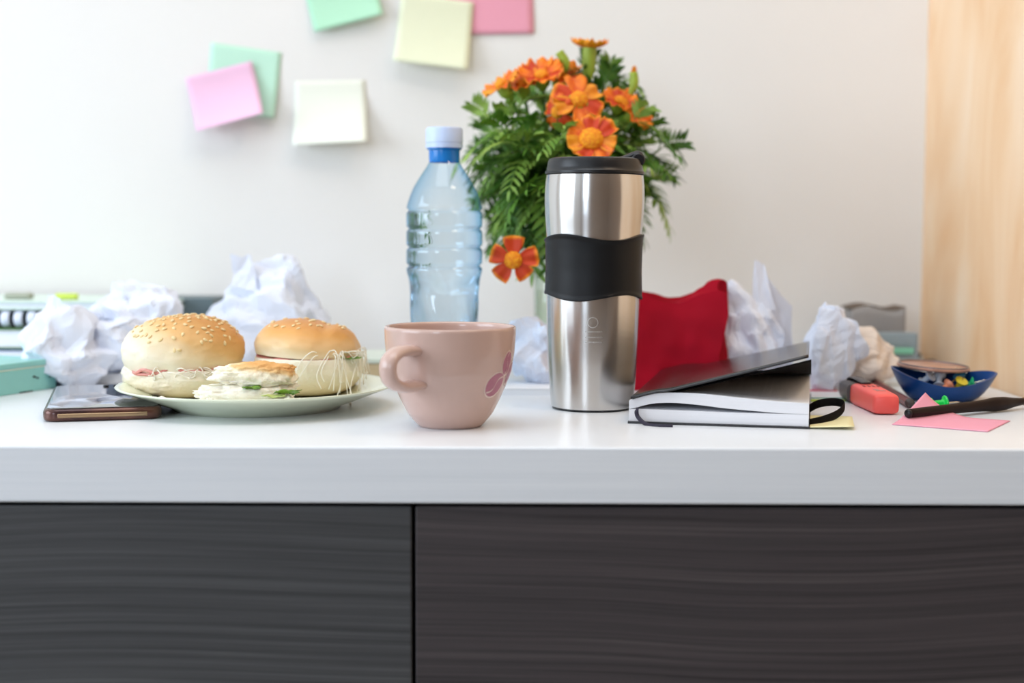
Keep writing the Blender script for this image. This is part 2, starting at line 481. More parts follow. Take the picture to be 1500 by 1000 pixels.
m_blackp = mat('black_plastic', rgb(22, 22, 25), .35, var=.1)
mug = thing('travel_mug', 'tall stainless steel travel mug with black grip and lid', 'travel mug', (mx, my, TOP), (0, radians(.25), 0))
mp_ = [(59.5, 599), (61.2, 585), (63.2, 560), (65.6, 525), (67.3, 490), (68.4, 455), (68.8, 430), (67.8, 395), (68.4, 365), (70.0, 340), (72.0, 315), (72.8, 292), (72.3, 272), (70.8, 257)]
prof = sorted([(max(zy(y), .0008), r * SCM) for r, y in mp_])
def rm(z): return interp(prof, z)
N_ = 50; zt = prof[-1][0]
pf = [(0, .0018), (rm(0) - .003, .0018)] + [(rm(.0018 + (zt-.0018)*k/N_), .0018 + (zt-.0018)*k/N_) for k in range(N_+1)] + [(rm(zt) - .003, zt + .0004), (0, zt + .0004)]
obj('body', lathe_bm(pf, 96), m_steel, mug, sharp=40)
obj('base', lathe_bm([(0, 0), (rm(0)-.002, 0), (rm(0)-.0005, .0006), (rm(0)-.0005, .0019), (0, .0019)], 96), m_blackp, mug, sharp=40)
z_hi, z_lo = zy(347), zy(434)
def wave_hi(a): return .0024 * cos(3*(a + radians(131)))
def wave_lo(a): return -.0024 * cos(3*(a + radians(113)))
def sl_bm():
    bm = bmesh.new(); segs = 120; rings = []
    n = 20
    lv = [(-.001, 0)] + [(.0016, 0)] + [(.0019, .03)] + [(.0013, .05 + .9 * k / n) for k in range(n + 1)] + [(.0019, .97), (.0017, 1.0), (-.001, 1.0)]
    for off, t in lv:
        ring = []
        for k in range(segs):
            a = 2*pi*k/segs
            lo = z_lo + wave_lo(a); hi = z_hi + wave_hi(a)
            z = lo + (hi - lo) * t; r = rm(z) + off
            ring.append(bm.verts.new((r*cos(a), r*sin(a), z)))
        rings.append(ring)
    for A, B in zip(rings, rings[1:]):
        for k in range(segs): bm.faces.new((A[k], A[(k+1)%segs], B[(k+1)%segs], B[k]))
    return bm
obj('sleeve', sl_bm(), m_rub, mug, sharp=50)
L = zt; H = zy(232) - L
lid = obj('lid', lathe_bm([(0, L+.0005), (.0715*YM/1.1*.0, L+.0005)][:1] + [(.0375, L+.0005), (.0382, L+.001), (.0382, L+.0028), (.0374, L+.0036), (.0368, L+.006), (.0362, L+H-.003), (.0352, L+H-.0008), (.0335, L+H), (.031, L+H-.0006), (.0300, L+H-.004), (0, L+H-.004)], 96), m_blackp, mug, sharp=35)
hx = (933 - 871) * SCM
obj('flip_tab', sweep_bm(smooth_path([(.012, 0, L+H-.003), (.022, 0, L+H-.001), (.029, 0, L+H+.002), (.0335, 0, L+H+.0030), (.0355, 0, L+H-.0005)], 6), .0055, .0032, side=(0, 1, 0)), m_blackp, mug)
bm = lathe_bm([(0, -.006), (.0042, -.006), (.0052, -.005), (.0052, .005), (.0042, .006), (0, .006)], 28)
obj('tab_hinge', bm, m_blackp, mug, loc=(hx, -.004, L+H-.0012), rot=(radians(90), 0, 0), sharp=40)
m_etch = mat('etched_mark', (.66, .64, .62, 1), .38, metal=1.0)
# small etched mark: an unreadable line of dashes and a circle on the lower steel
def mark_bm():
    bm = bmesh.new(); rnd = random.Random(3)
    def patch(a0, a1, z0, z1):
        vs = []
        for a, z in ((a0, z0), (a1, z0), (a1, z1), (a0, z1)):
            r = rm(z) + .00012; vs.append(bm.verts.new((r*sin(a), -r*cos(a), z)))
        bm.faces.new(vs)
    ring0 = [];
    for k in range(24):
        t0, t1 = 2*pi*k/24, 2*pi*(k+1)/24
        vs = []
        for t, q in ((t0, .0042), (t1, .0042), (t1, .0035), (t0, .0035)):
            a = q*cos(t)/.036 - .06; z = zy(468) + q*sin(t); r = rm(z) + .00012
            vs.append(bm.verts.new((r*sin(a), -r*cos(a), z)))
        bm.faces.new(vs)
    for row, zz in enumerate((zy(482), zy(490), zy(497))):
        a = -.22
        while a < .14:
            w = rnd.uniform(.012, .035); patch(a, a+w, zz, zz+.0011); a += w + .012
    return bm
obj('etched_mark', mark_bm(), m_etch, mug)

# ================================================================ CUP
cb = PT(659.5, 623)
m_cup = mat('dusty_pink_glaze', rgb(199, 168, 156), .22, var=.04, scale=30, coat=.3)
cup = thing('cup', 'dusty pink ceramic coffee cup with coffee bean print', 'cup', (cb.x, cb.y, TOP))
co = [(.0, .0218), (.0012, .0232), (.0045, .0262), (.0091, .030), (.0192, .0352), (.0292, .0396), (.0393, .0431), (.0524, .0454), (.062, .0461), (.0695, .0464)]
def rc(z): return interp(co, z)
zz = [(.0695)*k/40 for k in range(41)]
pf = [(0, .0012), (.019, .0012), (.0200, 0)] + [(rc(z), z) for z in zz] + [(.0460, .0705), (.0450, .0709), (.0440, .0704)] + [(rc(z) - .0030, z) for z in reversed(zz) if z > .006] + [(.018, .0052), (0, .005)]
obj('body', lathe_bm(pf, 96), m_cup, cup, sharp=60)
ha = radians(33); hd = Vector((-sin(ha), -cos(ha), 0)); hs = Vector((cos(ha), -sin(ha), 0))
hp = smooth_path([hd*r + Vector((0, 0, z)) for r, z in ((.0415, .0555), (.050, .0568), (.0615, .0560), (.0695, .0515), (.0712, .0445), (.0680, .0375), (.0590, .0332), (.0475, .0318), (.0380, .0330))], 6)
obj('handle', sweep_bm(hp, lambda t: .0068 + .003*abs(2*t-1)**3, .0040, side=hs, segs=18), m_cup, cup)
m_bean = mat('mauve_print', rgb(176, 108, 128), .3, var=.12, scale=300)
m_beanw = mat('pale_print', rgb(226, 205, 194), .3, var=.03)
def cup_patch(bm, az, z, w, h, rot, off, mi, hole=None):
    """ellipse laid on the cup wall"""
    c = bm.verts.new((rc(z)*sin(az)*(1+off/rc(z)), -rc(z)*cos(az)*(1+off/rc(z)), z)); prev = None; rings = []
    for q in (.5, 1.0):
        ring = []
        for k in range(28):
            t = 2*pi*k/28; x = w*q*cos(t); y = h*q*sin(t)
            x, y = x*cos(rot)-y*sin(rot), x*sin(rot)+y*cos(rot)
            zz_ = z + y; a = az + x/rc(z); r = rc(zz_) + off
            ring.append(bm.verts.new((r*sin(a), -r*cos(a), zz_)))
        rings.append(ring)
    for k in range(28):
        f = bm.faces.new((c, rings[0][k], rings[0][(k+1) % 28])); f.material_index = mi
        f = bm.faces.new((rings[0][k], rings[1][k], rings[1][(k+1) % 28], rings[0][(k+1) % 28])); f.material_index = mi
def seam(bm, az, z, ln, rot, off):
    pts = []
    for k in range(13):
        t = (k/12 - .5)*2; x = ln*t; y = .0018*sin(t*pi)
        x, y = x*cos(rot)-y*sin(rot), x*sin(rot)+y*cos(rot)
        pts.append((az + x/rc(z), z + y))
    for (a0, z0), (a1, z1) in zip(pts, pts[1:]):
        vs = []
        for a, q in ((a0, z0-.0005), (a1, z1-.0005), (a1, z1+.0005), (a0, z0+.0005)):
            r = rc(q)+off; vs.append(bm.verts.new((r*sin(a), -r*cos(a), q)))
        f = bm.faces.new(vs); f.material_index = 1
for az, z, w, h, rot in ((radians(52), .0318, .0092, .0078, .62), (radians(65), .0462, .0082, .0056, 1.35), (radians(77), .0385, .0080, .0052, 1.1)):
    bm = bmesh.new()
    cup_patch(bm, az, z, w + .0010, h + .0010, rot, .00012, 1)
    cup_patch(bm, az, z, w, h, rot, .00022, 0)
    seam(bm, az, z, w*.95, rot, .00032)
    obj('bean_print', bm, [m_bean, m_beanw], cup)

# ================================================================ WATER BOTTLE
YB = 1.21; bp_ = P(651, 574, YB); bx_ = bp_.x; SB = YB / FPX
m_pet = thin_glass('pale_blue_pet', (.92, .97, 1, 1), (.28, .62, .90, 1), 1.5)
m_neck = mat('blue_pet', rgb(40, 140, 225), .12, trans=.25, ior=1.4)
m_cap = mat('pale_blue_cap', rgb(196, 214, 246), .35, var=.03, sss=.1)
m_water = mat('clear_water', (.93, .975, 1, 1), 0.0, trans=1.0, ior=1.33)
def zb(y): return P(651, y, YB).z - TOP
bot = thing('water_bottle', 'clear blue plastic water bottle with pale blue cap', 'bottle', (bx_, YB, TOP))
raw = [(22, 237), (25, 243), (31, 252), (38, 263), (45, 275), (50, 287), (54, 299), (55.5, 306)]
tab = [(zb(y), r*SB) for r, y in raw]
def rbot(z):
    if z >= zb(306): return interp(sorted(tab), z)
    r = 55.5*SB
    for gy in (308, 335, 362, 389):
        d = (z - zb(gy)) / .0013; r -= .0021 * math.exp(-d*d)
    if z < zb(395):
        k = min(1, (zb(395) - z) / .02); r -= .0030 * k
    if z < .012: r -= .006 * (1 - z/.012) ** 2
    return r
def rf(a, z):
    if z < zb(398) and z > .014:
        k = min(1, (zb(398) - z)/.012) * min(1, (z-.014)/.01)
        return 1 - .055 * k * (0.5 + 0.5*cos(6*a + 120*z)) 
    return 1.0
zn = [.0012 + (zb(237)-.0012)*k/150 for k in range(151)]
obj('body', lathe_bm([(0, .005), (.012, .003), (.020, .0005), (.026, .0)] + [(rbot(z), z) for z in zn], 72, rfun=rf), m_pet, bot)
lvl = zb(309)
obj('water', lathe_bm([(0, .0055), (.012, .0042), (.020, .002), (.024, .0015)] + [(rbot(z) - .0006, z) for z in zn if .0012 < z < lvl] + [(rbot(lvl) - .0006, lvl), (0, lvl)], 72, rfun=rf), m_water, bot, sharp=60)
obj('neck', lathe_bm([(22*SB, zb(238)), (22.5*SB, zb(234)), (22.5*SB, zb(221)), (25*SB, zb(219)), (25*SB, zb(216.5)), (20*SB, zb(216)), (20*SB, zb(238))], 48), m_neck, bot, sharp=40)
zc0, zc1 = zb(217), zb(187)
obj('cap', lathe_bm([(24*SB, zc0), (27*SB, zc0), (27*SB, zc0 + .003), (26.3*SB, zc0+.0033), (26.3*SB, zc0+.0042), (27*SB, zc0+.0046), (26.6*SB, zc1-.0015), (25*SB, zc1), (0, zc1)], 120, rfun=lambda a, z: 1 + (.008*cos(40*a) if zc0+.0044 < z < zc1-.001 else 0)), m_cap, bot, sharp=40)

# ================================================================ PLATE + SANDWICHES
pc = PT(375, 597); pc = Vector((pc.x, 1.10, TOP))
m_plate = mat('pale_green_glaze', rgb(228, 233, 208), .2, var=.02, scale=20, coat=.4)
plate = thing('plate', 'pale green plate holding the sandwiches beside the phone', 'plate', pc)
obj('body', lathe_bm([(0, 0.00261), (0.05, 0.00261), (0.052, 0.0), (0.064, 0.0), (0.067, 0.00261), (0.083, 0.00826), (0.1, 0.01496), (0.106, 0.01705), (0.1068, 0.01792), (0.1062, 0.01853), (0.103, 0.01792), (0.084, 0.01148), (0.07, 0.00679), (0.06, 0.00539), (0, 0.00522)], 128), m_plate, plate)
PZ = TOP + .0056
m_crown1 = zramp_mat('sesame_crust', [(0.0, rgb(240, 230, 206)), (.35, rgb(235, 214, 176)), (.62, rgb(224, 182, 122)), (1.0, rgb(204, 146, 78))], .0, .044, rough=.55, namp=.12, xmix=11.0, bump=.45, bscale=90)
m_crown2 = zramp_mat('golden_crust', [(0.0, rgb(240, 226, 200)), (.25, rgb(232, 200, 152)), (.6, rgb(220, 164, 94)), (1.0, rgb(196, 126, 58))], .0, .032, rough=.4, namp=.10, xmix=1.5, bump=.12)
m_heel = zramp_mat('pale_bread', [(0.0, rgb(226, 204, 160)), (.45, rgb(236, 220, 190)), (1.0, rgb(242, 234, 214))], 0, .02, rough=.8, namp=.2, bump=.6, bscale=300)
m_crumb = mat('white_crumb', rgb(246, 240, 222), .9, var=.1, scale=150, bump=1.0, bscale=260, sss=.15)
m_ham = mat('pink_ham', rgb(214, 130, 120), .4, col2=rgb(226, 158, 146), scale=120, sss=.1)
m_lett = mat('green_lettuce', rgb(120, 160, 50), .4, col2=rgb(60, 100, 24), scale=120, sss=.05)
m_shred = mat('pale_shreds', rgb(244, 238, 222), .4, var=.06, sss=.1)
m_seed = mat('sesame_seed', rgb(240, 214, 160), .4, var=.15, scale=200)

def nz3(p, s): return noise.noise(Vector(p) * s)
def bun_half(a, b, h, z0, seed, dome=True, wob=.06, flatb=.15, n=40, segs=80, pinch=None, lump=0.0):
    """dome (or shallow bowl) of bread with elliptical plan a x b"""
    bm = bmesh.new(); rings = []; off = Vector((seed*7.3, seed*3.1, seed*1.7))
    for i in range(n + 1):
        t = i / n
        if dome:
            ph = -0.35 + (pi/2 + .35) * t; rr = cos(ph) ** .80 if ph > 0 else cos(ph); zz_ = (sin(ph) + sin(.35)) / (1 + sin(.35))
        else:
            ph = -pi/2 + (pi/2 + .25) * t; rr = max(cos(ph), 0) ** .55; zz_ = (sin(ph) + 1) / (1 + sin(.25))
        ring = []
        for k in range(segs):
            an = 2*pi*k/segs; x, y = cos(an)*rr, sin(an)*rr
            p = Vector((x, y, zz_))
            w = 1 + wob * nz3(p + off, 1.3) + wob*.5*nz3(p + off, 4) + lump * abs(nz3(p+off, 7))
            q = Vector((x*a*w, y*b*w, z0 + zz_*h*(1 + wob*.8*nz3(p+off, 1.7))))
            if pinch: q = pinch(q, p)
            ring.append(bm.verts.new(q))
        rings.append(ring)
    for A, B in zip(rings, rings[1:]):
        for k in range(segs): bm.faces.new((A[k], A[(k+1)%segs], B[(k+1)%segs], B[k]))
    bm.faces.new(rings[0][::-1]); bm.faces.new(rings[-1])
    return bm
def wavy_disc(a, b, z, th, seed, amp=.002, drop=0.0, ang0=0, ang1=2*pi, inner=0.0):
    off = Vector((seed*3.3, seed, 0))
    def f(u, v):
        an = ang0 + (ang1-ang0)*u; r = inner + (1-inner)*v
        e = 1 + .08*noise.noise(Vector((cos(an)*2, sin(an)*2, seed)))
        return Vector((cos(an)*a*r*e, sin(an)*b*r*e, z + amp*noise.noise(Vector((cos(an)*3, sin(an)*3, seed*2)) )*v*2 - drop*v*v))
    return grid_bm(f, 60, 8)
def strands(seed, n, a, b, z, spread=(0, 2*pi), droop=.01, r=.0005, ln=.03, out=.005):
    bm = bmesh.new(); rnd = random.Random(seed)
    for _ in range(n):
        an = rnd.uniform(*spread); dx = rnd.uniform(-.5, .5)
        p0 = Vector((cos(an)*a*.85, sin(an)*b*.85, z + rnd.uniform(-.001, .002)))
        an1 = an + dx * ln / a
        p1 = Vector((cos((an+an1)/2)*(a+out*rnd.random()), sin((an+an1)/2)*(b+out*rnd.random()), z + rnd.uniform(0, .005)))
        p2 = Vector((cos(an1)*(a+out*rnd.uniform(.3, 1)), sin(an1)*(b+out*rnd.uniform(.3, 1)), z - droop*rnd.random()))
        p3 = p2 + Vector((rnd.uniform(-.004, .004), rnd.uniform(-.002, .002), -droop*rnd.uniform(0, .8)))
        sweep_bm(smooth_path([p0, p1, p2, p3], 5), r, segs=6, bm=bm)
    return bm
seed_me = None
def sprinkle(crown, n, seed, test):
    """seeds laid on the crown's own surface, each an object under it"""
    global seed_me
    if seed_me is None:
        bm = bmesh.new(); bmesh.ops.create_icosphere(bm, subdivisions=2, radius=1)
        for v in bm.verts:
            k = 1 - .35*v.co.x
            v.co = Vector((v.co.x*.0018, v.co.y*.0011*k, v.co.z*.0007))
        seed_me = bpy.data.meshes.new('sesame_seed'); bm.to_mesh(seed_me); bm.free()
        for p in seed_me.polygons: p.use_smooth = True
        seed_me.materials.append(m_seed)
    rnd = random.Random(seed); polys = [p for p in crown.data.polygons if len(p.vertices) == 4 and test(p.center, p.normal)]
    wts = [p.area for p in polys]; used = []; c = 0; tries = 0
    while c < n and tries < 4000:
        tries += 1
        p = rnd.choices(polys, wts)[0]; q = p.center + Vector((rnd.uniform(-1, 1), rnd.uniform(-1, 1), 0))*.0006
        if any((q-u).length < .0034 for u in used): continue
        used.append(q); c += 1
        o = bpy.data.objects.new('sesame_seed', seed_me); COL.objects.link(o); o.parent = crown
        nrm = p.normal.normalized()
        R = nrm.to_track_quat('Z', 'Y').to_matrix().to_4x4() @ Matrix.Rotation(rnd.uniform(0, 6.28), 4, 'Z')
        s = rnd.uniform(1.0, 1.3)
        o.matrix_basis = Matrix.Translation(q + nrm*.0003) @ R @ Matrix.Scale(s, 4)

s1x = P(270, 560, 1.125).x
s1 = thing('sandwich', 'whole sesame seed bun sandwich with ham, left on the plate', 'sandwich', (s1x, 1.125, PZ), (0, 0, .2), 'bun sandwiches on the plate')
obj('bottom_bun', bun_half(.0465, .045, .0235, 0, 1, dome=False, wob=.07, lump=.05), m_heel, s1)
obj('ham_slice', wavy_disc(.0452, .0442, .0238, 0, 2, .0028), m_ham, s1, solid=.0022)
obj('ham_slice', wavy_disc(.0440, .0450, .0216, 0, 5, .0022), m_ham, s1, solid=.0018)
obj('shredded_cabbage', strands(5, 26, .044, .044, .0225, (radians(-120), radians(0)), .004, .00045, .05, .004), m_shred, s1)
cr1 = obj('top_bun', bun_half(.0468, .0455, .040, .0, 3, wob=.06, lump=.03), m_crown1, s1, loc=(0, 0, .0245), rot=(radians(2), radians(-3), 0))
sprinkle(cr1, 100, 4, lambda c, n: n.z > .22 and c.z > .015 + max(0, -c.x)*.35 and c.y < .020)

s2x = P(452, 560, 1.14).x
s2 = thing('sandwich', 'golden bun sandwich with white shreds hanging out, right on the plate', 'sandwich', (s2x, 1.14, PZ), (0, 0, 0), 'bun sandwiches on the plate')
obj('bottom_bun', bun_half(.0435, .043, .031, 0, 7, dome=False, wob=.05), m_heel, s2)
obj('ham_slice', wavy_disc(.040, .040, .0300, 0, 12, .0024), m_ham, s2, solid=.0020)
def pn(q, p):
    d = (p.x - .38) / .13; q.z -= .0022 * math.exp(-d*d) * max(0, p.z); return q
cr2 = obj('top_bun', bun_half(.0425, .0420, .0285, 0, 9, wob=.06, pinch=pn), m_crown2, s2, loc=(-.001, 0, .0318), rot=(0, radians(3), 0))
sprinkle(cr2, 34, 8, lambda c, n: n.z > .75 and c.z > .022)
obj('shredded_cabbage', strands(19, 24, .0425, .0425, .0330, (radians(-66), radians(18)), .026, .00042, .050, .006), m_shred, s2)
def leafbit(seed, c, s):
    cr = Crease(seed, [(3, .25, .8), (3, .1, 2)])
    def f(u, v):
        p = cr(Vector((u*2-1, v*2-1, .3*sin(u*6)*cos(v*5)))); return Vector((c[0]+p.x*s[0], c[1]+p.y*s[1], c[2]+p.z*s[2]))
    return grid_bm(f, 14, 14)
obj('lettuce', leafbit(3, (.036, -.022, .0315), (.008, .005, .0016)), m_lett, s2, solid=.0004)

s3x = P(362, 585, 1.035).x
s3 = thing('sandwich', 'bitten piece of bun with green lettuce at the front of the plate', 'sandwich', (s3x, 1.038, PZ + .0006), (0, 0, .05), 'bun sandwiches on the plate')
def chunk(a, b, h, z0, seed, tear):
    bm = bmesh.new(); bmesh.ops.create_icosphere(bm, subdivisions=5, radius=1); off = Vector((seed*5, seed*2.2, 1))
    for v in bm.verts:
        p = v.co.copy(); k = max(0, min(1, (-p.x + .1)))        # torn towards the left
        f = 1 + .16*nz3(p+off, 1.6) + (.07 + .12*tear*k)*nz3(p+off, 4) + (.05 + .07*tear*k)*nz3(p+off, 9) + .05*nz3(p+off, 18)
        x = math.copysign(abs(p.x)**.8, p.x)*f; y = math.copysign(abs(p.y)**.8, p.y)*f; z = math.copysign(abs(p.z)**.7, p.z)*f
        lean = 1 - .28*k
        v.co = Vector((x*a, y*b, z0 + (z*lean + 1)*h/2))
    for v in bm.verts: v.co.z = max(v.co.z, z0 + .0002*h)
    return bm
m_bite = zramp_mat('bitten_crumb', [(0.0, rgb(246, 240, 222)), (.70, rgb(244, 234, 208)), (.82, rgb(232, 196, 140)), (1.0, rgb(222, 168, 104))], .016, .034, rough=.85, namp=.16, xmix=9.0, bump=1.0, bscale=240, sss=.1)
obj('bottom_bun', chunk(.0365, .021, .0205, .0010, 2, 1.3), m_crumb, s3)
obj('top_bun', chunk(.0300, .0195, .0200, .0150, 6, 1.1), m_bite, s3, loc=(.0055, .001, 0))
obj('lettuce', leafbit(11, (.006, -.0200, .0185), (.0065, .004, .0022)), m_lett, s3, solid=.0005)
obj('lettuce', leafbit(13, (.031, -.0185, .0150), (.0075, .005, .0045)), m_lett, s3, solid=.0005)
obj('lettuce', leafbit(17, (.021, -.0205, .0125), (.008, .004, .0024)), mat('pale_lettuce', rgb(190, 205, 120), .4, var=.2, sss=.05), s3, solid=.0005)
# crumbs beside the bitten piece
rnd = random.Random(5)
for k, (px_, yy) in enumerate(((292, 1.02), (300, 1.03), (308, 1.012), (422, 1.018), (438, 1.03), (237, 1.055))):
    bm = ball_bm((0, 0), (.0028, .0024, .0020), 60+k, sub=3, levels=[(4, .2, .6), (4, .1, 2)])
    cxp = P(px_, 585, yy).x; rr = math.hypot(cxp-pc.x, yy-pc.y)
    zc_ = interp([(0, .0054), (.060, .0056), (.070, .0070), (.084, .0117), (.103, .0181)], rr)
    tag(obj('bread_crumb', bm, m_crumb, loc=(cxp, yy, TOP+zc_+.0002)), 'small white bread crumb on the front of the plate', 'crumb', 'bread crumbs on the plate')

# ================================================================ PHONE
fl = PT(62, 622); fr_ = PT(236, 617)
phc = Vector((-.315, 1.093, TOP))
m_case = mat('bronze_case', rgb(112, 72, 58), .3, col2=rgb(66, 40, 40), scale=30, metal=.55, coat=.3)
m_screen = mat('black_screen_glass', rgb(6, 7, 10), .03, spec=.9, coat=1.0)
m_port = mat('dark_port', rgb(15, 12, 12), .4)
m_gold = mat('gold_edge', rgb(164, 136, 104), .35, metal=.6)
ph = thing('smartphone', 'smartphone in bronze brown case lying at the left of the plate', 'phone', phc, (0, 0, radians(15)))
obj('case', rounded_prism_bm(.083, .158, .0092, .010, bv=.003), m_case, ph, sharp=60)
obj('screen', rounded_prism_bm(.0775, .1525, .0008, .008, bv=.0003), m_screen, ph, loc=(0, 0, .0090), sharp=60)
obj('edge_band', rounded_prism_bm(.0625, .0015, .0030, .0007), m_gold, ph, loc=(0, -.0786, .0030))
obj('camera_lens', lathe_bm([(0, 0), (.0022, 0), (.0022, .0002), (0, .0002)], 20), m_port, ph, loc=(0, .070, .0098))
obj('speaker_slot', rounded_prism_bm(.012, .0014, .0002, .0006), m_port, ph, loc=(.012, .070, .0098))

# ================================================================ NOTEBOOK
nbo = PT(915.5, 620)
rz = radians(-12)
nb = thing('notebook', 'open black notebook with white pages and ribbon, right of the travel mug', 'notebook', (nbo.x + .001, nbo.y, TOP), (0, 0, rz))
m_cover = mat('black_leatherette', rgb(30, 29, 32), .24, var=.15, bump=.25, bscale=900, coat=.2)
m_inner = mat('black_endpaper', rgb(10, 10, 11), .9, var=.1, spec=.1)
m_page = mat('white_page_block', rgb(238, 238, 242), .8, var=.05, scale=1, stretch=(4, 4, 2500), bump=.3)
W_, Ln = .129, .21
obj('back_cover', box_bm(.001, W_, 0, Ln, 0, .0016), m_cover, nb, smooth=False)
def cur(tabx, n=24, x0=.0015, x1=W_-.001): return [(x0 + (x1-x0)*k/n, interp(tabx, x0 + (x1-x0)*k/n)) for k in range(n+1)]
def smooth_tab(tb):
    pts = smooth_path([(a, 0, b) for a, b in tb], 8); return [(p.x, p.z) for p in pts]
low_u = smooth_tab([(0, .0100), (.008, .0104), (.04, .0102), (.08, .0098), (.11, .0100), (W_, .0100)])
up_l = smooth_tab([(0, .0101), (.006, .0112), (.018, .0146), (.033, .0156), (.05, .0147), (.072, .0126), (.095, .0112), (.110, .0104), (W_, .0102)])
up_u = smooth_tab([(0, .0155), (.004, .0172), (.012, .0198), (.022, .0222), (.036, .0230), (.055, .0226), (.08, .0206), (.105, .0188), (W_, .0178)])
obj('page_block', prism_xz_bm(cur([(0, .0017), (W_, .0017)]), cur(low_u), .002, Ln-.002), m_page, nb, sharp=30)
obj('page_block', prism_xz_bm(cur(up_l), cur(up_u), .002, Ln-.002), m_page, nb, sharp=30)
def cov(u, v):
    x = .003 + (W_-.005)*u; z0 = interp(up_u, x) + .0012
    t = max(0, (u-.02)/.98); z1 = .0185 + .0325*t**1.05
    k = 1 - .12*v
    return Vector((x, -.0005 + (Ln+.001)*v, max(z0, z1 * k + .0*v)))
obj('front_cover', grid_bm(cov, 30, 12), m_cover, nb, solid=.0016, sharp=40)
def fly(u, v):
    x = .004 + (W_-.004)*u; zp = interp(up_u, min(x, W_)) + .0006
    zc2 = cov(min(1, u), 0).z - .0022
    k = (1 - v) ** 1.3
    return Vector((x, .001 + (Ln-.004)*v, zp + max(0, zc2 - zp)*k))
obj('endpaper', grid_bm(fly, 30, 16), m_inner, nb, solid=.0004)
m_rib = mat('dark_ribbon', rgb(32, 26, 48), .5, var=.1)
rp = smooth_path([(.0085, -.0005, .0118), (.0075, -.0022, .0090), (.0090, -.0035, .0050), (.0150, -.0080, .0012), (.0240, -.0120, .0006), (.0345, -.0120, .0006)], 8)
obj('ribbon', sweep_bm(rp, .0015, .0004, side=(0.6, .3, .8), segs=8), m_rib, nb)
# elastic closing band looping out on the right
ep = smooth_path([(W_-.004, .085, .0020), (W_+.006, .080, .0085), (W_+.018, .082, .0100), (W_+.0245, .070, .0090), (W_+.020, .050, .0055), (W_+.010, .028, .0035), (W_-.003, .012, .0020)], 10)
obj('elastic_band', sweep_bm(ep, .0030, .0006, side=(0, .25, 1), segs=10), mat('black_elastic', rgb(9, 8, 9), .8, spec=.15, var=.1, bump=.3, bscale=1500), nb)

# ================================================================ PAPER BALLS
m_pap = paper('white_copy_paper', rgb(230, 235, 248), .05, .01)
def ball(label, px, yb, Y, s, seed, spikes=(), extra=None, m=m_pap, group='crumpled paper on the worktop', levels=BALL):
    c = P(px, 500, Y); bm = ball_bm((0, 0), s, seed, spikes, levels=levels)
    if extra: extra(bm)
    o = obj('crumpled_paper', bm, m, smooth=False, loc=(c.x, Y, TOP))
    return tag(o, label, 'crumpled paper', group)
def flap(bm, corners, seed, amp=.25, n=34):
    """loose creased sheet corner between 4 local points"""
    a, b, c, d = [Vector(q) for q in corners]; S = (b-a).length
    cr = Crease(seed, [(3, .16*amp*4, .5), (5, .06*amp*4, 1.2), (6, .022*amp*4, 3)])
    def f(u, v):
        p = (a*(1-u)+b*u)*(1-v) + (d*(1-u)+c*u)*v
        q = cr(Vector((u*1.6, v*1.6, 0))) - Vector((u*1.6, v*1.6, 0))
        r = p + q * S * .35
        r.z = max(r.z, .0004); return r
    n0 = len(bm.faces); g = grid_bm(f, n, n)
    bmesh.ops.recalc_face_normals(g, faces=g.faces[:])
    bmesh.ops.solidify(g, geom=g.faces[:], thickness=.0003)
    me = bpy.data.meshes.new('t'); g.to_mesh(me); g.free(); bm.from_mesh(me); bpy.data.meshes.remove(me)
def e1(bm):
    flap(bm, [(-.022, -.01, .045), (.002, -.012, .040), (-.004, -.005, .078), (-.016, .0, .080)], 3)
    flap(bm, [(-.040, -.015, .018), (-.016, -.025, .012), (-.010, -.012, .045), (-.030, -.004, .046)], 8)
ball('white paper ball behind the phone, beside the teal box', 98, 0, 1.245, (.033, .028, .029), 24, [((-.3, 0, 1), .5, .5), ((.4, 0, .9), .4, .7)], e1)
def e2(bm):
    flap(bm, [(-.045, -.012, .062), (-.005, -.02, .052), (-.010, -.006, .082), (-.040, 0, .070)], 5)
    flap(bm, [(-.005, -.015, .060), (.040, -.008, .056), (.030, .004, .078), (.002, .0, .084)], 12)
ball('white paper ball behind the sesame bun', 205, 0, 1.285, (.039, .034, .038), 9, [((-.7, 0, .7), .35, .6), ((.3, 0, 1), .2, .7)], e2)
def e3(bm):
    flap(bm, [(-.030, -.005, .085), (-.004, -.01, .080), (-.012, 0, .112), (-.030, .0, .114)], 6)
ball('largest white paper ball, behind the two buns against the wall', 388, 0, 1.345, (.046, .042, .046), 33, [((-.55, 0, .85), .20, .7), ((.25, -.1, 1), .25, .7)], e3)
ball('white crumpled paper between the pink cup and the travel mug', 795, 0, 1.235, (.026, .022, .025), 14, [((-.7, 0, .7), .35, .5)])
def e5(bm):
    flap(bm, [(.006, -.012, .012), (.028, -.010, .012), (.026, -.004, .070), (.008, -.002, .075)], 21, .12)
    flap(bm, [(.004, -.010, .062), (.026, -.008, .068), (.016, 0, .108), (.008, 0, .112)], 22, .12)
    flap(bm, [(.022, .008, .006), (.046, .012, .006), (.044, .010, .070), (.018, .004, .100)], 23, .15)
ball('tall white crumpled paper between the red pouch and notebook cover', 1090, 0, 1.27, (.030, .026, .038), 40, [((-.5, 0, 1), .6, .6)], e5)
ball('white paper ball standing right of the notebook', 1217, 0, 1.235, (.0195, .022, .0385), 52, [((0, 0, 1), .05, .6)])
ball('crumpled paper tinted by warm light, lying against the right white ball', 1263, 0, 1.27, (.026, .022, .022), 71, [((.5, 0, .3), .3, .5), ((0, 0, 1), .5, .6)], None, paper('warm_lit_paper', rgb(240, 226, 214), .1))  # warm light reflected onto the paper is put into its base colour

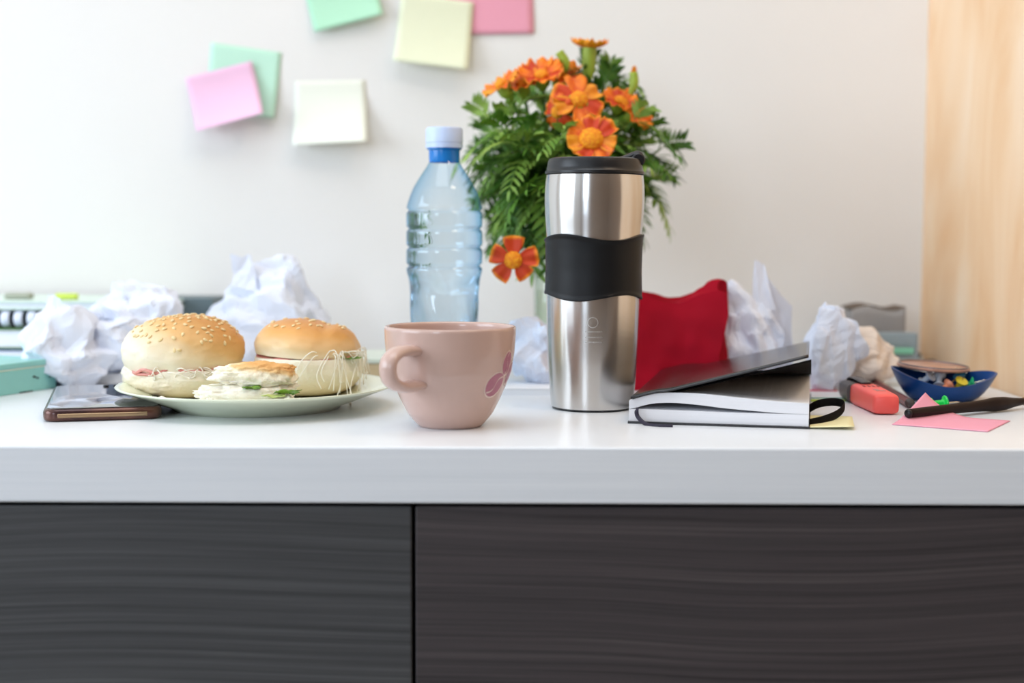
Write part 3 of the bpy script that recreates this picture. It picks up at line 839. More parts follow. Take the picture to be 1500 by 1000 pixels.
# ================================================================ RED POUCH
def pouch():
    bm = bmesh.new(); bmesh.ops.create_cube(bm, size=2)
    bmesh.ops.subdivide_edges(bm, edges=bm.edges[:], cuts=26, use_grid_fill=True)
    cr = Crease(5, [(3, .12, .5), (4, .06, .9), (5, .018, 2.2)])
    for v in bm.verts:
        p = v.co.copy(); q = cr(p)
        u = (p.x + 1)/2; t = (p.z + 1)/2
        top = .0800 + .014*math.exp(-((u-.08)/.18)**2) - .0035*math.exp(-((u-.50)/.18)**2) + .0075/(1+math.exp(-(u-.74)/.03))
        pin = 1 - .55*t**2
        v.co = Vector((q.x*.046 + (.004*t if p.x > 0 else 0), q.y*.026*pin, max(0.0003, (q.z+1)/2)*top))
    for v in bm.verts: v.co.z = max(v.co.z, .0003)
    return bm
pp = P(972, 500, 1.245)
m_red = mat('red_felt', rgb(168, 4, 34), .8, var=.2, scale=25, spec=.2, bump=.2, bscale=500)
rp_ = obj('pouch', pouch(), m_red, loc=(pp.x, 1.245, TOP), rot=(0, 0, radians(-6)), sharp=40)
tag(rp_, 'crumpled red fabric pouch between the travel mug and white paper', 'pouch')

# ================================================================ VASE + MARIGOLDS
YV = 1.31; vx = P(820, 450, YV).x
m_vase = thin_glass('vase_glass', (.97, .99, .97, 1), (.75, .85, .78, 1), 1.5)
m_stem = mat('green_stem', rgb(84, 130, 44), .5, var=.25, scale=80)
m_leaf = mat('marigold_leaf', rgb(98, 144, 42), .5, col2=rgb(52, 96, 26), scale=25, sss=.05)
m_leaf2 = mat('marigold_leaf_light', rgb(154, 184, 84), .5, col2=rgb(98, 142, 50), scale=25, sss=.05)
m_calyx = mat('yellow_green_calyx', rgb(166, 190, 66), .45, var=.2, scale=90, sss=.05)
m_cent = mat('yellow_florets', rgb(246, 170, 20), .7, col2=rgb(232, 120, 8), scale=500, bump=1.0, bscale=700)
m_petal = mat('orange_petal', rgb(250, 138, 14), .55, col2=rgb(206, 62, 8), scale=70, sss=.08)
m_petal2 = mat('rust_petal', rgb(206, 66, 10), .55, col2=rgb(160, 30, 8), scale=90, sss=.08)
nt_ = m_petal2.node_tree; b_ = nt_.nodes['Principled BSDF']
g_ = nt_.nodes.new('ShaderNodeTexCoord'); sx_ = nt_.nodes.new('ShaderNodeSeparateXYZ'); nt_.links.new(g_.outputs['Generated'], sx_.inputs[0])
d_ = nt_.nodes.new('ShaderNodeMath'); d_.operation = 'SUBTRACT'; d_.inputs[1].default_value = .5; nt_.links.new(sx_.outputs['X'], d_.inputs[0])
a_ = nt_.nodes.new('ShaderNodeMath'); a_.operation = 'ABSOLUTE'; nt_.links.new(d_.outputs[0], a_.inputs[0])
e_ = nt_.nodes.new('ShaderNodeMath'); e_.operation = 'MULTIPLY'; e_.inputs[1].default_value = 2.0; nt_.links.new(a_.outputs[0], e_.inputs[0])
mx_ = nt_.nodes.new('ShaderNodeMath'); mx_.operation = 'MAXIMUM'; nt_.links.new(e_.outputs[0], mx_.inputs[0]); nt_.links.new(sx_.outputs['Y'], mx_.inputs[1])
rr_ = nt_.nodes.new('ShaderNodeValToRGB'); rr_.color_ramp.elements[0].position = .78; rr_.color_ramp.elements[0].color = rgb(200, 56, 8)
rr_.color_ramp.elements[1].position = .98; rr_.color_ramp.elements[1].color = rgb(246, 150, 20)
nt_.links.new(mx_.outputs[0], rr_.inputs[0]); nt_.links.new(rr_.outputs[0], b_.inputs['Base Color'])
m_petal3 = mat('amber_petal', rgb(240, 158, 24), .55, col2=rgb(216, 110, 10), scale=90, sss=.08)
VH = P(820, 345, YV).z - TOP
vs = thing('vase', 'clear glass vase of marigolds standing behind the travel mug', 'vase', (vx, YV, TOP))
obj('glass', lathe_bm([(0, .0), (.022, .0), (.0235, .0015), (.0238, VH*.5), (.0245, VH), (.0232, VH), (.0222, VH*.5), (.0215, .006), (0, .005)], 48), m_vase, vs)
obj('water', lathe_bm([(0, .0055), (.0212, .0062), (.0219, VH*.62), (0, VH*.62)], 48), mat('vase_water', (.90, .97, .88, 1), 0.0, trans=1.0, ior=1.33), vs, sharp=50)

def leaflet(bm, base, d, nrm, ln, w):
    d = d.normalized(); s = d.cross(nrm).normalized(); n = s.cross(d)
    pts = [(0, .15), (.3, 1), (.62, .8), (.86, .4), (1, 0)]
    L_, R_, C_ = [], [], []
    for t, k in pts:
        c = base + d*(ln*t) - n*(ln*.18*t*t)
        C_.append(bm.verts.new(c)); 
        L_.append(bm.verts.new(c + s*(w*k) + n*(w*.3*k))); R_.append(bm.verts.new(c - s*(w*k) + n*(w*.3*k)))
    for i in range(4):
        bm.faces.new((C_[i], C_[i+1], L_[i+1], L_[i])); bm.faces.new((C_[i], R_[i], R_[i+1], C_[i+1]))
def fern(bm, base, d, up, ln, rnd, pairs=6, wide=1.0):
    """feathery compound leaf"""
    d = d.normalized(); s = d.cross(up)
    if s.length < .05: s = d.orthogonal()
    s.normalize(); n = s.cross(d).normalized()
    path = [base + d*(ln*t) - Vector((0, 0, 1))*(ln*.35*t*t) + n*(ln*.12*sin(t*3)) for t in [k/8 for k in range(9)]]
    sweep_bm(path, lambda t: .0006*(1-.6*t), segs=5, bm=bm)
    for k in range(pairs):
        t = .22 + .70*k/(pairs-1); i = min(7, int(t*8)); p = path[i].lerp(path[i+1], t*8-i)
        dd = (path[i+1]-path[i]).normalized(); l = ln*(.52 - .18*abs(t-.5))*rnd.uniform(.85, 1.15)
        for sg in (-1, 1):
            leaflet(bm, p, dd*.75 + s*sg*.8 + n*rnd.uniform(-.1, .35), n, l, l*.12*wide)
    leaflet(bm, path[-1], path[-1]-path[-2], n, ln*.3, ln*.05*wide)
def stem_path(head, lean=0):
    """from inside the vase, through the mouth, to the head (world points relative to vase base)"""
    h = Vector(head); a = math.atan2(h.y, h.x)
    foot = Vector((-cos(a)*.010, -sin(a)*.010, .009)); 
    rim = Vector((cos(a)*.013, sin(a)*.013, VH))
    mid = rim.lerp(h, .5) + Vector((0, 0, .010))
    return smooth_path([foot, rim*.5 + foot*.5 + Vector((0, 0, 0)), rim, mid, h], 7)
def sprig(px, py, Y, seed, n=9, light=False, label=None, droop=False, group=None, ll=.045):
    h = P(px, py, Y) - Vector((vx, YV, TOP)); rnd = random.Random(seed)
    t = thing('marigold_foliage_sprig', label, 'foliage', (vx, YV, TOP), group=group)
    path = stem_path(h)
    obj('stem', sweep_bm(path, .0011, segs=7), m_stem, t)
    bm = bmesh.new()
    Np = len(path)
    for k in range(n):
        f = .56 + .44*(k/(n-1)); i = min(Np-2, int(f*(Np-1))); p = path[i].lerp(path[i+1], f*(Np-1)-i)
        d = (path[i+1]-path[i]).normalized()
        o = d.orthogonal().normalized(); o.rotate(Matrix.Rotation(k*2.4 + rnd.random(), 3, d))
        dd = o*.9 + d*rnd.uniform(.3, .9) + Vector((0, 0, -.2 if not droop else -.7))
        fern(bm, p, dd, Vector((0, 0, 1)), ll*rnd.uniform(.75, 1.2)*(1.15-.3*f), rnd)
    fern(bm, path[-1], path[-1]-path[-2], Vector((0, 1, .2)), ll*.7, rnd)
    obj('leaves', bm, m_leaf2 if light else m_leaf, t)
sp = [
 (716, 176, 1.31, 'feathery green sprig reaching left above the bottle cap'), (728, 200, 1.33, None), (738, 255, 1.30, None), (755, 180, 1.28, None),
 (780, 200, 1.27, None), (728, 285, 1.35, 'lowest leafy sprig drooping left toward the water bottle'), (800, 175, 1.30, None), (835, 185, 1.28, None), (770, 250, 1.26, None), (810, 240, 1.25, None),
 (870, 180, 1.30, None), (905, 190, 1.29, None), (920, 220, 1.32, None), (880, 225, 1.27, None), (965, 220, 1.30, 'loose green sprig reaching farthest right of the bouquet'), (945, 260, 1.33, None),
 (845, 230, 1.26, None), (795, 285, 1.30, None), (800, 280, 1.25, None), (905, 280, 1.30, None), (895, 150, 1.34, None), (770, 160, 1.35, None), (845, 140, 1.33, None), (830, 270, 1.24, None), (750, 225, 1.36, None), (790, 150, 1.37, None), (860, 110, 1.31, None), (765, 215, 1.24, None), (725, 230, 1.34, None), (785, 275, 1.23, None), (825, 205, 1.235, None), (845, 265, 1.35, None), (885, 130, 1.30, None), (925, 180, 1.27, None), (752, 268, 1.36, None), (915, 245, 1.25, None), (885, 118, 1.32, None), (910, 165, 1.33, None), (935, 195, 1.30, None), (790, 225, 1.34, None), (740, 195, 1.25, None)]
for i, (a, b, c, lb) in enumerate(sp):
    sprig(a, b, c, 100+i, n=11 if lb is None else 9, light=(i % 3 == 0), label=lb or 'feathery green marigold leaf sprig inside the dense bouquet',
          group='marigold leaf sprigs in the vase', droop=(b > 245), ll=.042)

def petal_bm(ln, w, cup_, ruff, seed, n=10):
    def f(u, v):
        x = (u*2-1); k = sin(min(1, v*1.15)*pi/2)**.8
        ww = w*(.22 + .78*k)
        y = ln*v*(1 - .10*abs(x)**2*v)
        z = cup_*ln*v*v + ruff*ln*sin(x*5 + seed)*v*v + .10*ln*(x*x)*k
        return Vector((x*ww, y, z))
    return grid_bm(f, n, n)
def marigold(px, py, Y, face, size, label, npet=6, cup_=-.15, mats=(m_petal,), seed=0, center=1.0, back=None, calyx=.014):
    """face = direction the bloom looks at"""
    hw = P(px, py, Y); h = hw - Vector((vx, YV, TOP)); rnd = random.Random(seed)
    t = thing('marigold', label, 'marigold', (vx, YV, TOP), group='marigolds in the glass vase')
    fd = Vector(face).normalized(); neck = h - fd*(calyx + .002)
    if back is None:
        path = stem_path(neck - fd*.006)[:-1] + [neck - fd*.004, neck]
    else:
        a = math.atan2(h.y, h.x); rim = Vector((cos(a)*.016, sin(a)*.016, VH+.002)); foot = Vector((-cos(a)*.010, -sin(a)*.010, .009))
        path = smooth_path([foot, foot.lerp(rim, .5), rim] + [P(*b_) - Vector((vx, YV, TOP)) for b_ in back] + [neck], 7)
    obj('stem', sweep_bm(path, .0011, segs=8), m_stem, t)
    Q = fd.to_track_quat('Z', 'Y')
    cal = sweep_bm([neck + fd*(calyx*k/6) for k in range(8)], lambda f: size*(.07 + .13*min(1, f*2.2)), segs=12)
    obj('calyx', cal, m_calyx, t)
    bm = bmesh.new(); bmesh.ops.create_icosphere(bm, subdivisions=4, radius=1)
    for v in bm.verts:
        k = 1 + .18*noise.noise(v.co*6 + Vector((seed, 0, 0)))
        v.co = Vector((v.co.x*size*.17*k*center, v.co.y*size*.17*k*center, v.co.z*size*.10*k*center + .001))
    obj('flower_center', bm, m_cent, t, loc=h, rot=Q.to_euler())
    for k in range(npet):
        a = 2*pi*k/npet + rnd.uniform(-.15, .15)
        M = Q.to_matrix().to_4x4() @ Matrix.Rotation(a, 4, 'Z') @ Matrix.Translation((0, size*.10, 0))
        pb = petal_bm(size*.42*rnd.uniform(.88, 1.1), size*.20*rnd.uniform(.9, 1.15), cup_, .13, k + seed)
        o = obj('petal', pb, mats[k % len(mats)], t, solid=.0005)
        o.matrix_basis = Matrix.Translation(h) @ M
m_hang = None
O, Rr, Am = m_petal, m_petal2, m_petal3
marigold(735, 124, 1.27, (-.5, -.35, .75), .034, 'orange marigold at the far left edge of the bouquet', 6, .1, (O, Am), 1)
marigold(764, 122, 1.28, (-.2, -.5, .8), .034, 'orange marigold second from the left in the top row', 6, .25, (O, O, Am), 2)
marigold(793, 110, 1.28, (-.1, -.6, .75), .038, 'orange marigold in the top row, third from the left', 7, .3, (O, Rr), 3)
marigold(822, 112, 1.29, (.2, -.6, .7), .036, 'rusty red marigold just below the closed green bud', 6, .4, (Rr, Rr, O), 4)
marigold(848, 146, 1.25, (.15, -.8, .45), .046, 'large orange marigold facing forward in the middle', 6, -.05, (O, Rr, Am), 5)
marigold(816, 164, 1.25, (-.4, -.6, -.1), .030, 'small orange marigold with drooping petals left of the middle', 5, -.4, (O, Rr), 6)
marigold(908, 148, 1.28, (.2, -.5, .6), .032, 'dark orange marigold partly sunk in leaves on the right', 6, .2, (Rr, O), 7)
marigold(931, 166, 1.28, (.6, -.5, .5), .034, 'orange marigold at the right edge of the bouquet', 6, .1, (O, Am), 8)
marigold(866, 204, 1.215, (.0, -.9, .45), .044, 'rust and orange marigold directly above the travel mug lid', 7, .1, (Rr, O, Am), 9, 1.35)
marigold(864, 70, 1.30, (.05, -.1, 1), .032, 'topmost amber marigold on a long yellow green calyx', 8, .45, (Am, Am, O), 10, .9, calyx=.034)
marigold(752, 381, 1.205, (-.1, -1, .02), .040, 'rust marigold hanging low beside the water bottle', 5, -.05, (Rr,), 11, 1.1, back=[(795, 325, 1.26), (772, 322, 1.225), (757, 345, 1.21)], calyx=.008)
def bud(px0, py0, px1, py1, Y, label, tip=False):
    base = P(px0, py0, Y) - Vector((vx, YV, TOP)); head = P(px1, py1, Y) - Vector((vx, YV, TOP))
    t = thing('marigold_bud', label, 'marigold bud', (vx, YV, TOP), group='marigold buds in the glass vase')
    obj('stem', sweep_bm(stem_path(base), .0010, segs=8), m_stem, t)
    d = head-base; mid = base.lerp(head, .5) + Vector((.0025, 0, 0))
    obj('calyx', sweep_bm(smooth_path([base, mid, head], 8), lambda f: .0014 + .0028*sin(min(1, f*1.25)*pi*.62), segs=12), m_calyx, t)
    if tip:
        bm = bmesh.new()
        for k in range(7):
            a = k*.9; leaflet(bm, head - d.normalized()*.002, d.normalized() + Vector((cos(a), sin(a), 0))*.35, Vector((cos(a), sin(a), .2)), .008, .0022)
        obj('petal', bm, m_cent, t)
bud(829, 106, 819, 76, 1.29, 'closed green marigold bud above the top row')
bud(921, 142, 928, 106, 1.29, 'curved green bud with yellow tip on the right', True)

# ================================================================ LEFT BACK: TEAL BOX, STACK
m_teal = mat('teal_lacquer', rgb(142, 206, 200), .35, var=.05, scale=20)
m_tealline = mat('pale_seam', rgb(216, 230, 214), .5)
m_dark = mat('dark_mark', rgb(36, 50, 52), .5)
c1 = PT(83, 568); c0 = PT(0, 580.5)
ang = math.atan2(c1.y-c0.y, c1.x-c0.x)
tb = thing('storage_box', 'teal lidded box at the left edge of the worktop', 'box', (c1.x, c1.y, TOP), (0, 0, ang))
obj('body', box_bm(-.17, 0, 0, .075, 0, .0200), m_teal, tb, smooth=False, bevel=.001)
obj('seam', box_bm(-.1695, -.0005, .0005, .0745, .0200, .0212), m_tealline, tb, smooth=False)
obj('lid', box_bm(-.1704, .0004, -.0004, .0754, .0212, .0262), m_teal, tb, smooth=False, bevel=.0012)
for x_, z_, s_ in ((-.028, .0125, .0016), (-.0235, .0110, .0012), (-.0085, .0105, .0010), (-.0256, .0117, .0009)):
    obj('dent', rounded_prism_bm(s_*2, s_, .0003, s_*.45), m_dark, tb, loc=(x_, -.0001, z_), rot=(radians(90), 0, 0))
obj('foot', box_bm(-.046, -.030, .0005, .006, -.0, .0012), m_dark, tb, smooth=False, loc=(0, -.0006, 0))

def slab(name, label, cat, px0, px1, Y, dep, z0, z1, mc, mp=None, rot=0, grp=None, r=.002):
    """book: cover + pages"""
    x0 = P(px0, 480, Y).x; x1 = P(px1, 480, Y).x; w = x1-x0
    t = thing(name, label, cat, ((x0+x1)/2, Y+dep/2, TOP+z0), (0, 0, rot), grp); h = z1-z0
    if mp:
        c = min(.0016, h*.2)
        obj('cover', rounded_prism_bm(w, dep, c, r), mc, t, smooth=False)
        obj('cover', rounded_prism_bm(w, dep, c, r), mc, t, smooth=False, loc=(0, 0, h-c))
        obj('pages', rounded_prism_bm(w-.004, dep-.004, h-2*c, .001), mp, t, smooth=False, loc=(0, 0, c))
    else:
        obj('cover', rounded_prism_bm(w, dep, h, r, bv=min(h*.3, .001)), mc, t, sharp=40)
    return t
YS = 1.345
m_navy = mat('navy_cover', rgb(70, 90, 140), .5, var=.1); m_pg = mat('white_pages', rgb(236, 240, 246), .8, var=.04, scale=1, stretch=(5, 5, 1500))
m_green = mat('green_cover', rgb(84, 120, 66), .5, var=.1); m_slate = mat('slate_box', rgb(96, 112, 116), .5, var=.05)
slab('book', 'thick navy edged book at the bottom of the left stack', 'book', -190, 160, YS, .13, 0, .0235, m_navy, m_pg, 0, 'books stacked at the left wall')
slab('book', 'white book with green cover below the ring binding', 'book', -190, 148, YS-.001, .13, .0238, .0432, m_green, m_pg, 0, 'books stacked at the left wall')
wb = thing('ring_bound_notebook', 'notebook with thick white ring binding facing forward in the stack', 'notebook', (P(0, 480, YS).x - .02, YS+.002, TOP+.0434))
wx = P(150, 480, YS).x - wb.location.x
obj('cover', box_bm(-.11, wx, .010, .128, 0, .0022), m_dark, wb, smooth=False)
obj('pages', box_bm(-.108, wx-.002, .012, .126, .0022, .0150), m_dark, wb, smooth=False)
obj('cover', box_bm(-.11, wx, .010, .128, .0150, .0170), m_slate, wb, smooth=False)
m_ring = mat('white_ring', rgb(226, 232, 248), .35, var=.02)
x_ = wx - .006; ring0 = None
while x_ > -.105:
    if ring0 is None:
        bm = sweep_bm([Vector((0, .010 - .0095*sin(a), .0086 - .0076*cos(a))) for a in [k*pi/12 for k in range(13)]], .0042, .0010, side=(1, 0, 0), segs=10)
        ring0 = obj('ring', bm, m_ring, wb, loc=(x_, 0, 0))
    else:
        o = ring0.copy(); COL.objects.link(o); o.parent = wb; o.location = (x_, 0, 0)
    x_ -= .0125
slab('magazine', 'white magazine with pale green edge on top of the left stack', 'magazine', -190, 252, YS+.004, .125, .0608, .0690, mat('pale_green_cover', rgb(214, 232, 220), .4), m_pg, radians(0), 'books stacked at the left wall')
slab('storage_tin', 'dark slate tin behind the paper balls at the end of the stack', 'tin', 235, 312, 1.40, .06, 0, .0700, m_slate, None)
tag(obj('highlighter_tab', rounded_prism_bm(.022, .008, .006, .003, bv=.0015), mat('lime_plastic', rgb(206, 226, 96), .4), loc=(P(98, 434, 1.38).x, 1.38, TOP+.0692)), 'lime green cap lying on top of the white magazine', 'cap')
tag(obj('eraser', rounded_prism_bm(.026, .014, .006, .003, bv=.002), mat('olive_rubber', rgb(170, 174, 158), .6), loc=(P(28, 434, 1.39).x, 1.39, TOP+.0692)), 'dull olive eraser on top of the left book stack', 'eraser')
ec = PT(160, 563)
tag(obj('eraser', rounded_prism_bm(.034, .018, .0095, .002, bv=.0012), mat('white_rubber', rgb(240, 242, 246), .6), loc=(ec.x+.004, ec.y+.010, TOP), rot=(0, 0, .1)), 'white block eraser between the phone and the sesame bun', 'eraser')

# beige wooden box behind plate, white paper pad behind cup
x0 = P(505, 520, 1.25).x; x1 = P(640, 520, 1.25).x
wbx = thing('wooden_box', 'low beige wooden box with pale lid behind the plate and cup', 'box', ((x0+x1)/2, 1.30, TOP))
m_beige = wood_mat('beige_wood', [rgb(196, 170, 128), rgb(208, 184, 146)], 8, 200, .6)
obj('body', box_bm(-(x1-x0)/2, (x1-x0)/2, -.045, .05, 0, .0195), m_beige, wbx, smooth=False, bevel=.001)
obj('lid', box_bm(-(x1-x0)/2-.001, (x1-x0)/2+.001, -.046, .051, .0196, .0240), mat('pale_lid', rgb(216, 222, 206), .4), wbx, smooth=False, bevel=.001)
x0 = P(690, 560, 1.19).x; x1 = P(832, 560, 1.19).x
wp = thing('paper_pad', 'thin white pad of paper lying between cup and travel mug', 'paper pad', ((x0+x1)/2, 1.24, TOP), (0, 0, .02))
obj('pages', box_bm(-(x1-x0)/2, (x1-x0)/2, -.058, .03, 0, .0050), m_pg, wp, smooth=False)
obj('top_sheet', box_bm(-(x1-x0)/2, (x1-x0)/2, -.058, .03, .0052, .0058), mat('top_sheet_white', rgb(242, 244, 248), .6), wp, smooth=False)
# ================================================================ RIGHT SIDE
m_coral = mat('coral_plastic', rgb(250, 98, 92), .4, var=.04, sss=.05)
m_grey = mat('dark_grey_plastic', rgb(72, 66, 66), .4, var=.08)
hf = PT(1299, 608)
hl = thing('highlighter', 'coral red highlighter pen with dark grey cap', 'highlighter', (hf.x, hf.y, TOP), (0, 0, radians(0)))
def hl_body():
    bm = bmesh.new(); rings = []
    for y, w, h in ((0, .0082, .0108), (.0012, .0094, .0124), (.006, .0100, .0135), (.060, .0110, .0150), (.072, .0106, .0145), (.074, .010, .012)):
        ring = []
        for k in range(32):
            a = 2*pi*k/32; c, s = cos(a), sin(a)
            ring.append(bm.verts.new((math.copysign(abs(c)**.42, c)*w, y, .0080 + math.copysign(abs(s)**.42, s)*h*.57)))
        rings.append(ring)
    for A, B in zip(rings, rings[1:]):
        for k in range(32): bm.faces.new((A[k], A[(k+1)%32], B[(k+1)%32], B[k]))
    bm.faces.new(rings[0][::-1]); bm.faces.new(rings[-1]); return bm
obj('body', hl_body(), m_coral, hl, sharp=50)
def superc(ys, m, name, sx=1, lz=.0080):
    bm = bmesh.new(); rings = []
    for y, w, h in ys:
        ring = []
        for k in range(28):
            a = 2*pi*k/28; c, s = cos(a), sin(a)
            ring.append(bm.verts.new((math.copysign(abs(c)**.5, c)*w, y, lz + math.copysign(abs(s)**.5, s)*h*.55)))
        rings.append(ring)
    for A, B in zip(rings, rings[1:]):
        for k in range(28): bm.faces.new((A[k], A[(k+1)%28], B[(k+1)%28], B[k]))
    bm.faces.new(rings[0][::-1]); bm.faces.new(rings[-1]); return obj(name, bm, m, hl, sharp=50)
superc([(.0735, .0105, .0135), (.0745, .0128, .0148), (.105, .0118, .0140), (.113, .0105, .0120), (.1145, .0085, .0095)], m_grey, 'cap')
obj('clip', sweep_bm(smooth_path([(0, .112, .0150), (0, .104, .0178), (0, .080, .0182), (0, .062, .0176)], 6), .0048, .0009, side=(1, 0, 0), segs=10), m_grey, hl)
m_print = mat('grey_print', rgb(120, 44, 48), .5); m_print2 = mat('pale_grey_print', rgb(190, 130, 126), .5)
bm = bmesh.new()
for k in range(4): box_bm(-.006+.0036*k, -.0045+.0036*k, .046, .053, .0165, .01668, bm)
obj('print', bm, m_print, hl, smooth=False, loc=(0, 0, -.0000))
bm = bmesh.new()
for x_, y_, w_, d_ in ((-.001, .026, .004, .007), (.001, .021, .007, .004)): box_bm(x_-w_/2, x_+w_/2, y_, y_+d_, .0158, .01612, bm)
obj('print', bm, m_print2, hl, smooth=False)

# dark red pencil alongside
a_ = PT(1282, 560, .004); b_ = PT(1332, 590, .004)
pn_ = thing('pencil', 'dark red pencil lying between the highlighter and blue dish', 'pencil', (b_.x, b_.y, TOP + .004))
dv = Vector((a_.x-b_.x, a_.y-b_.y, 0))
obj('barrel', sweep_bm([Vector((0,0,0)), dv*.5, dv], .0036, segs=6), mat('dark_red_lacquer', rgb(110, 48, 48), .35), pn_, smooth=False)
obj('end_cap', sweep_bm([-dv.normalized()*.004, Vector((0,0,0)), dv.normalized()*.001], .0037, segs=12), m_grey, pn_)

# small index tabs near the notebook
def tab(px0, px1, py, col, label, dep=.012):
    a = PT(px0, py); b = PT(px1, py)
    o = obj('index_tab', box_bm(0, b.x-a.x, 0, dep, 0, .0006), paper('tab_' + str(px0) + str(py), col), smooth=False, loc=(a.x, a.y, TOP+.0002)); return tag(o, label, 'index tab', 'coloured index tabs')
tab(1170, 1227, 573, rgb(240, 130, 150), 'pink index tab behind the notebook, before the white ball', .008)
tab(1150, 1238, 588, rgb(196, 222, 96), 'lime green index tab just behind the black elastic', .010)
o = tab(1150, 1234, 585, rgb(130, 190, 180), 'blue green index tab on the lime green tab', .003); o.location.z += .0007
a = PT(1180, 629); ysh = paper('yellow_pad', rgb(238, 232, 186), .05)
o = obj('sticky_note', grid_bm(lambda u, v: Vector((u*.040, v*.070, .0006 + .002*u*(1-v))), 8, 8), ysh, loc=(a.x - .006, a.y+.004, TOP+.0002), rot=(0, 0, radians(-12)), solid=.0003)
tag(o, 'yellow sticky note under the notebook and its black elastic', 'sticky note')

# pink note with curled corner
fc = PT(1447, 633); rcn = PT(1478, 613)
e2_ = Vector((.53, .85, 0)).normalized(); e1_ = Vector((-e2_.y, e2_.x, 0))
def pnote(u, v):
    s = .067*u; t = .067*v; dg_ = (e1_*.86 + e2_*.51); p = e1_*s + e2_*t
    q = p.dot(dg_); flat = .056; R = .034; z = .0005
    if q > flat:
        th = (q-flat)/R; p += dg_*(R*sin(th) - (q-flat)); z += R*(1-cos(th))
    return p + Vector((0, 0, z))
o = obj('sticky_note', grid_bm(pnote, 36, 12), n_pink, loc=(fc.x, fc.y, TOP), solid=.0003)
tag(o, 'pink sticky note with curled up edge under the black pen', 'sticky note')

# black-brown tapered pen
pa = PT(1330, 617, .0); pb = PT(1512, 597, .0)
pen = thing('ink_pen', 'dark brown tapered pen resting on the pink sticky note', 'pen', (pa.x, pa.y, TOP))
v0 = Vector((0, 0, .0058)); v1 = Vector((pb.x-pa.x, pb.y-pa.y, .0058)); dirp = (v1-v0)
Lp = dirp.length; dn = dirp.normalized()
m_pen = mat('dark_brown_lacquer', rgb(34, 20, 18), .42, var=.2, spec=.15)
m_brass = mat('brass', rgb(214, 168, 90), .25, metal=1.0)
prf = [(0, .0024), (.02, .0032), (.06, .0035), (.5, .0040), (.60, .0046), (.68, .0056), (.76, .0052), (.84, .0036), (.92, .0026)]
K = 40
obj('barrel', sweep_bm([v0 + dirp*(.93*k/K) for k in range(K+1)], lambda f: interp(prf, f*.93), segs=24), m_pen, pen)
obj('end_cap', sweep_bm([v0 - dn*.0016, v0 - dn*.001, v0, v0 + dn*.0005], lambda f: (.0018 + .0016*min(1, f*2)), segs=20), m_blackp, pen)
obj('ferrule', sweep_bm([v0 + dirp*.925, v0 + dirp*.95, v0 + dirp*1.08], lambda f: .0031 - .0006*f, segs=20), m_brass, pen)
obj('tip', sweep_bm([v0 + dirp*1.08, v0 + dirp*1.15, v0+dirp*1.2], lambda f: .0024*(1-f)+.0003, segs=16), m_pen, pen)

# green push pin
m_gpin = mat('green_pin_plastic', rgb(20, 205, 80), .25, sss=.05); m_needle = mat('steel_needle', rgb(210, 200, 180), .25, metal=1)
pq = PT(1380, 603)
pin = thing('push_pin', 'bright green push pin lying in front of the blue dish', 'push pin', (pq.x, pq.y, TOP + .0066), (0, radians(90-4), radians(6)))
obj('head', lathe_bm([(0, -.0095), (.0046, -.0095), (.0050, -.0088), (.0046, -.0080), (.0026, -.0070), (.0026, -.001), (.0034, .0006), (.0056, .0014), (.0060, .0022), (.0056, .0030), (0, .0034)], 32), m_gpin, pin, sharp=40)
obj('needle', lathe_bm([(.0006, .003), (.0006, .012), (0, .0145)], 10), m_needle, pin)

# blue dish with pins
dc = Vector((P(1380, 560, 1.160).x, 1.160, TOP))
m_blue = mat('navy_blue_plastic', rgb(6, 62, 124), .32, spec=.35, var=.06, scale=20)
dish = thing('dish', 'deep blue leaf shaped dish holding pins by the wooden wall', 'dish', dc, (0, 0, radians(-6)))
def dish_bm():
    segs = 72; bm = bmesh.new(); rings = []
    def rim(a):   # a: angle, 0 = right
        return .0185 + .0045*cos(2*a) + .0034*max(0, -cos(a)) + .005*max(0, sin(a))
    for side, lst in ((0, (0, .03, .12, .3, .55, .8, 1.0)), (1, (1.0, .8, .55, .3, .12))):
        for t in lst:
            ring = []
            for k in range(segs):
                a = 2*pi*k/segs; c, s = cos(a), sin(a)
                hgt = rim(a); z = hgt*t
                g = .52 + .48*(t**.55); ins = .0016 if side else 0
                pt_ = 1 + .06*max(0, c)**6
                x = c*(.0412*g*pt_ - ins); y = s*(.032*g - ins)
                ring.append(bm.verts.new((x, y, max(z, .0016) if side else z)))
            rings.append(ring)
    for A, B in zip(rings, rings[1:]):
        for k in range(segs): bm.faces.new((A[k], A[(k+1)%segs], B[(k+1)%segs], B[k]))
    bm.faces.new(rings[0][::-1]); bm.faces.new(rings[-1]); return bm
obj('bowl', dish_bm(), m_blue, dish, sharp=60)
def pinhead(off, col, label, rot=(0.6, .3, 0)):
    t = thing('push_pin', label, 'push pin', dc + Vector(off), rot, 'push pins in the blue dish')
    obj('head', lathe_bm([(0, -.0085), (.0040, -.0085), (.0044, -.0078), (.0024, -.0062), (.0024, -.001), (.0050, .0012), (.0052, .0022), (0, .0026)], 24), mat('pin_' + label[:6], col, .25), t, sharp=40)
    obj('needle', lathe_bm([(.0005, .0026), (.0005, .010), (0, .012)], 8), m_needle, t)
pinhead((.014, -.004, .0150), rgb(236, 214, 60), 'yellow push pin inside the blue dish')
pinhead((.024, -.002, .0140), rgb(40, 170, 110), 'green push pin inside the blue dish, nearest its tip', (1.2, .5, 1))
pinhead((.017, .007, .0180), rgb(90, 180, 220), 'light blue push pin behind the yellow one in the dish', (.4, -.5, 0))
pinhead((-.010, .002, .0190), rgb(222, 228, 236), 'white push pin at the left inside the blue dish', (.9, -.3, 1))
pinhead((-.001, .004, .0185), rgb(200, 206, 214), 'silver grey push pin in the middle of the dish', (.5, .6, 2))
